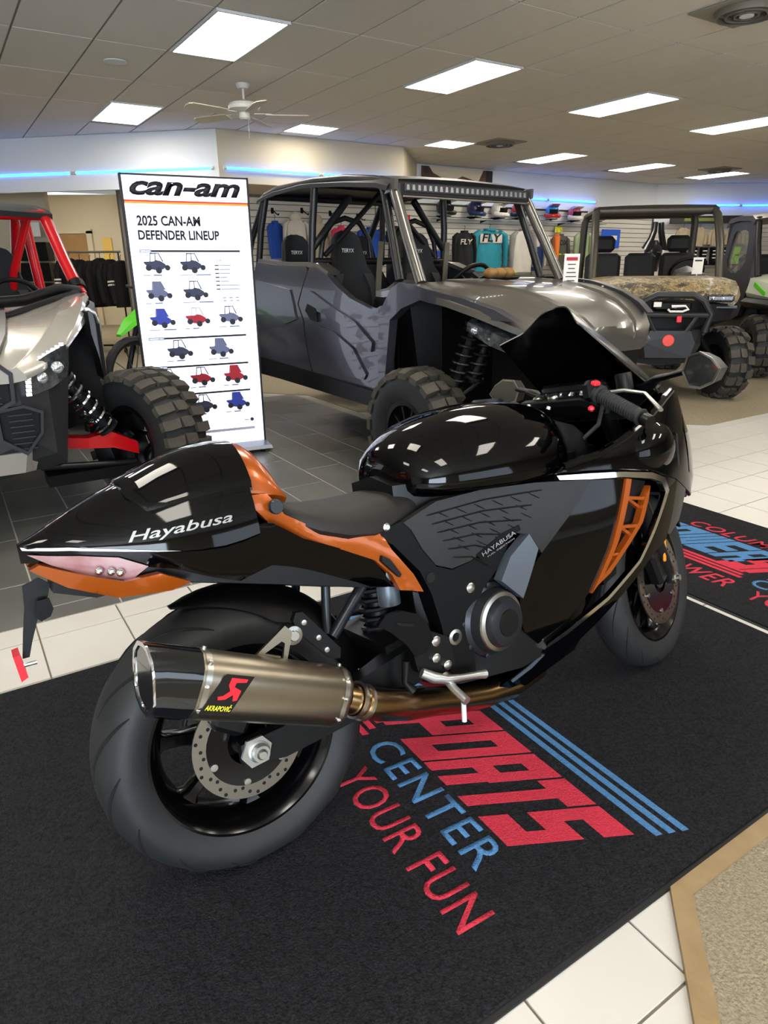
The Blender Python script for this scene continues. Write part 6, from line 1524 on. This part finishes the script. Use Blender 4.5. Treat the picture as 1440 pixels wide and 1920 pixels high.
bs = empty('boot_shelf', RW(1.2, 1.28), 'dark shelf on the right wall carrying the riding boots', 'shelf')
MB().rbox((0, 0, 0), (1.7, .30, .025), .005).build('board', 'dark_metal', bs, 0)
for x in (-.7, .7): MB().prism([(-.1, -.012), (.12, -.012), (.12, -.14)], lambda u, v, t: (t, u, v), x - .01, x + .01).build('bracket', 'dark_metal', bs, 0)
# shop counter stand with protector torso and blue sign behind the camouflage vehicle
tq = empty('protector_torso', Matrix.Translation(RG(13.6, 10.2, 0)) @ ROOM, 'black body-protector torso on a stand behind the camouflage vehicle', 'mannequin')
MB().loft([[(w * math.cos(a), d * math.sin(a), z) for a in [2 * PI * j / 20 for j in range(20)]] for z, w, d in ((1.15, .17, .11), (1.3, .19, .13), (1.5, .25, .15), (1.66, .24, .13), (1.74, .12, .09), (1.80, .07, .07))]).build('torso', 'h_black', tq, 60)
for s in (-1, 1):
    MB().tube([(s * .2, 0, 1.66), (s * .30, -.03, 1.62), (s * .20, -.05, 1.80), (s * .12, -.05, 1.98), (s * .10, -.04, 2.16)], [.07, .075, .07, .065, .06], 12).build('arm_guard', 'h_black', tq)
MB().rbox((0, -.14, 1.48), (.16, .03, .16), .02).build('chest_plate', 'utv_black', tq)
MB().rbox((.17, -.12, 1.5), (.03, .02, .2), .006).build('strap', 'paper', tq, 0)
MB().cyl((0, 0, .02), (0, 0, 1.2), .025).build('pole', 'dark_metal', tq)
MB().lathe([(0, .02), (.2, .02), (.22, 0)], (0, 0, 0), (0, 0, 1), 24).build('foot_plate', 'dark_metal', tq)
bl = empty('hanging_sign', Matrix.Translation(RG(13.4, 11.25, 1.86)) @ ROOM, 'blue sign on the slatwall behind the camouflage vehicle seats', 'sign')
MB().rbox((0, 0, 0), (.62, .03, .40), .006).build('board', mat('sign_blue', '2358c8', .5), bl, 0)
MB().rbox((.1, -.018, .02), (.2, .006, .1), .003).build('white_mark', 'paper', bl, 0)
# ---- jacket rack in the inner room -------------------------------------------------
rk = empty('garment_rack', Matrix.Translation((-4.66, 11.55, 0)), 'metal garment rack on castors in the inner room', 'rack')
MB().tube([(-.42, 0, .1), (-.42, 0, 1.56)], .014, 8).build('upright', 'dark_metal', rk)
MB().tube([(.42, 0, .1), (.42, 0, 1.56)], .014, 8).build('upright', 'dark_metal', rk)
MB().tube([(-.46, 0, 1.56), (.46, 0, 1.56)], .016, 8).build('rail', 'bright_steel', rk)
MB().box((0, 0, .10), (.9, .03, .03)).build('base_bar', 'dark_metal', rk, 0)
for x in (-.42, .42):
    MB().box((x, 0, .10), (.03, .5, .03)).build('foot', 'dark_metal', rk, 0)
    for y in (-.23, .23): MB().lathe([(0, -.015), (.04, -.015), (.04, .015), (0, .015)], (x, y, .042), (1, 0, 0), 14).build('castor', 'utv_black', rk)
order = ('first', 'second', 'third', 'fourth', 'fifth', 'sixth')
for k in range(6):
    root = empty('jacket', Matrix.Translation((-5.04 + .165 * k, 11.55, 1.47 - .02 * (k % 3))) @ Matrix.Rotation(1.0, 4, 'Z') @ Matrix.Rotation(.05 - .04 * (k % 3), 4, 'X'), 'black riding jacket, %s from the left on the garment rack' % order[k], 'jacket', 'black jackets on the rack')
    L = []
    for z, w, d in ((0, .05, .035), (-.04, .14, .045), (-.10, .22, .055), (-.3, .21, .058), (-.6, .20, .06), (-.72, .205, .06)):
        L.append([(w * math.cos(a), d * math.sin(a) * (1 + .15 * math.sin(5 * a)), z) for a in [2 * PI * j / 18 for j in range(18)]])
    MB().loft(L).build('body', 'black_coat', root, 60)
    for s in (-1, 1):
        MB().tube([(s * .18, 0, -.06), (s * .25, -.01, -.2), (s * .26, -.03, -.45), (s * .24, -.05, -.66)], [.045, .05, .05, .04], 12).build('sleeve', 'black_coat', root, 60)
        if k in (0, 5):
            for q in (0, .05): MB().lathe([(.046, -.012), (.054, -.012), (.054, .012), (.046, .012)], (s * .258, -.02, -.32 - q), (0, .1, 1), 12, closed=True).build('sleeve_stripe', 'paper', root)
    MB().tube([(0, 0, 0), (0, 0, .06), (.02, 0, .085)], .005, 6).build('hanger', 'dark_metal', root)
pr = empty('poster_rack', Matrix.Translation((-5.80, 12.0, 0)), 'tall black rack of stacked dark boxes beside the red cage pillar', 'rack')
for k in range(5):
    MB().rbox((0, 0, .30 + .32 * k), (.55, .25, .29), .008).build('box', 'utv_black', pr, 0)
MB().box((0, 0, .08), (.6, .3, .16)).build('plinth', 'dark_metal', pr, 0)
MB().rbox((.0, -.02, 1.92), (.34, .02, .22), .004).build('card_header', 'paper', pr, 0)

# ---- green dirt bike behind the banner ----------------------------------------------
mat('bike_green', '4fc414', .35, coat=.4)
G = empty('dirt_bike', Matrix.Translation((-2.32, 6.35, 0)) @ Matrix.Rotation(math.radians(-115), 4, 'Z'), 'green dirt bike standing half hidden behind the banner', 'motorcycle')
for x, r in ((0.0, .33), (-1.35, .31)):
    MB().tube([(x + r * math.cos(2 * PI * k / 32), 0, .365 + r * math.sin(2 * PI * k / 32)) for k in range(32)], .040, 8, closed=True).build('tyre', 'rubber', G)
    for k in range(10): MB().cyl((x, 0, .365), (x + r * math.cos(2 * PI * k / 10), 0, .365 + r * math.sin(2 * PI * k / 10)), .005, 5).build('spoke', 'bright_steel', G)
    MB().cyl((x, -.06, .365), (x, .06, .365), .03).build('hub', 'dark_metal', G)
for s in (-1, 1):
    MB().cyl((0, s * .10, .36), (-.30, s * .10, 1.05), .025).build('fork_leg', 'dark_metal', G)
    MB().loft([[(-.38, s * .12, .95), (-.38, s * .15, .75), (-.36, s * .10, .75), (-.36, s * .08, .95)], [(-.62, s * .13, .92), (-.62, s * .17, .70), (-.60, s * .12, .70), (-.60, s * .08, .92)], [(-.85, s * .10, .86), (-.85, s * .12, .75), (-.85, s * .08, .75), (-.85, s * .06, .86)]]).build('radiator_shroud', 'bike_green', G, 0)
    MB().tube([(-.32, s * .05, 1.08), (-.33, s * .2, 1.14), (-.40, s * .36, 1.16)], .014, 8).build('handlebar', 'dark_metal', G)
    MB().cyl((-1.35, s * .09, .365), (-.75, s * .08, .45), .03).build('swing_arm', 'bright_steel', G)
MB().loft([[(.14, -.03, .74), (.14, .03, .74), (.14, .025, .76), (.14, -.025, .76)], [(.0, -.09, .83), (.0, .09, .83), (.0, .07, .87), (.0, -.07, .87)], [(-.20, -.10, .92), (-.20, .10, .92), (-.20, .08, .97), (-.20, -.08, .97)], [(-.28, -.06, .96), (-.28, .06, .96), (-.28, .05, .99), (-.28, -.05, .99)]]).build('front_fender', 'bike_green', G, 0)
MB().loft([[(-1.85, -.07, .98), (-1.85, .07, .98), (-1.85, .05, 1.0), (-1.85, -.05, 1.0)], [(-1.3, -.11, .88), (-1.3, .11, .88), (-1.3, .09, .92), (-1.3, -.09, .92)]]).build('rear_fender', 'bike_green', G, 0)
MB().loft([[(-.45, -.06, .96), (-.45, .06, .96), (-.45, .08, .88), (-.45, -.08, .88)], [(-.9, -.08, .93), (-.9, .08, .93), (-.9, .10, .84), (-.9, -.10, .84)], [(-1.45, -.09, .95), (-1.45, .09, .95), (-1.45, .10, .88), (-1.45, -.10, .88)]]).build('seat', 'utv_black', G, 0)
MB().rbox((-.65, 0, .55), (.38, .24, .36), .05).build('engine', 'engine_dark', G)
MB().rbox((-.24, 0, .98), (.03, .20, .24), .01, Matrix.Rotation(-.3, 4, 'Y')).build('number_plate', 'bike_green', G)
MB().tube([(-.7, .14, .4), (-.72, .22, .2), (-.74, .34, .02)], .012, 8).build('side_stand', 'dark_metal', G)
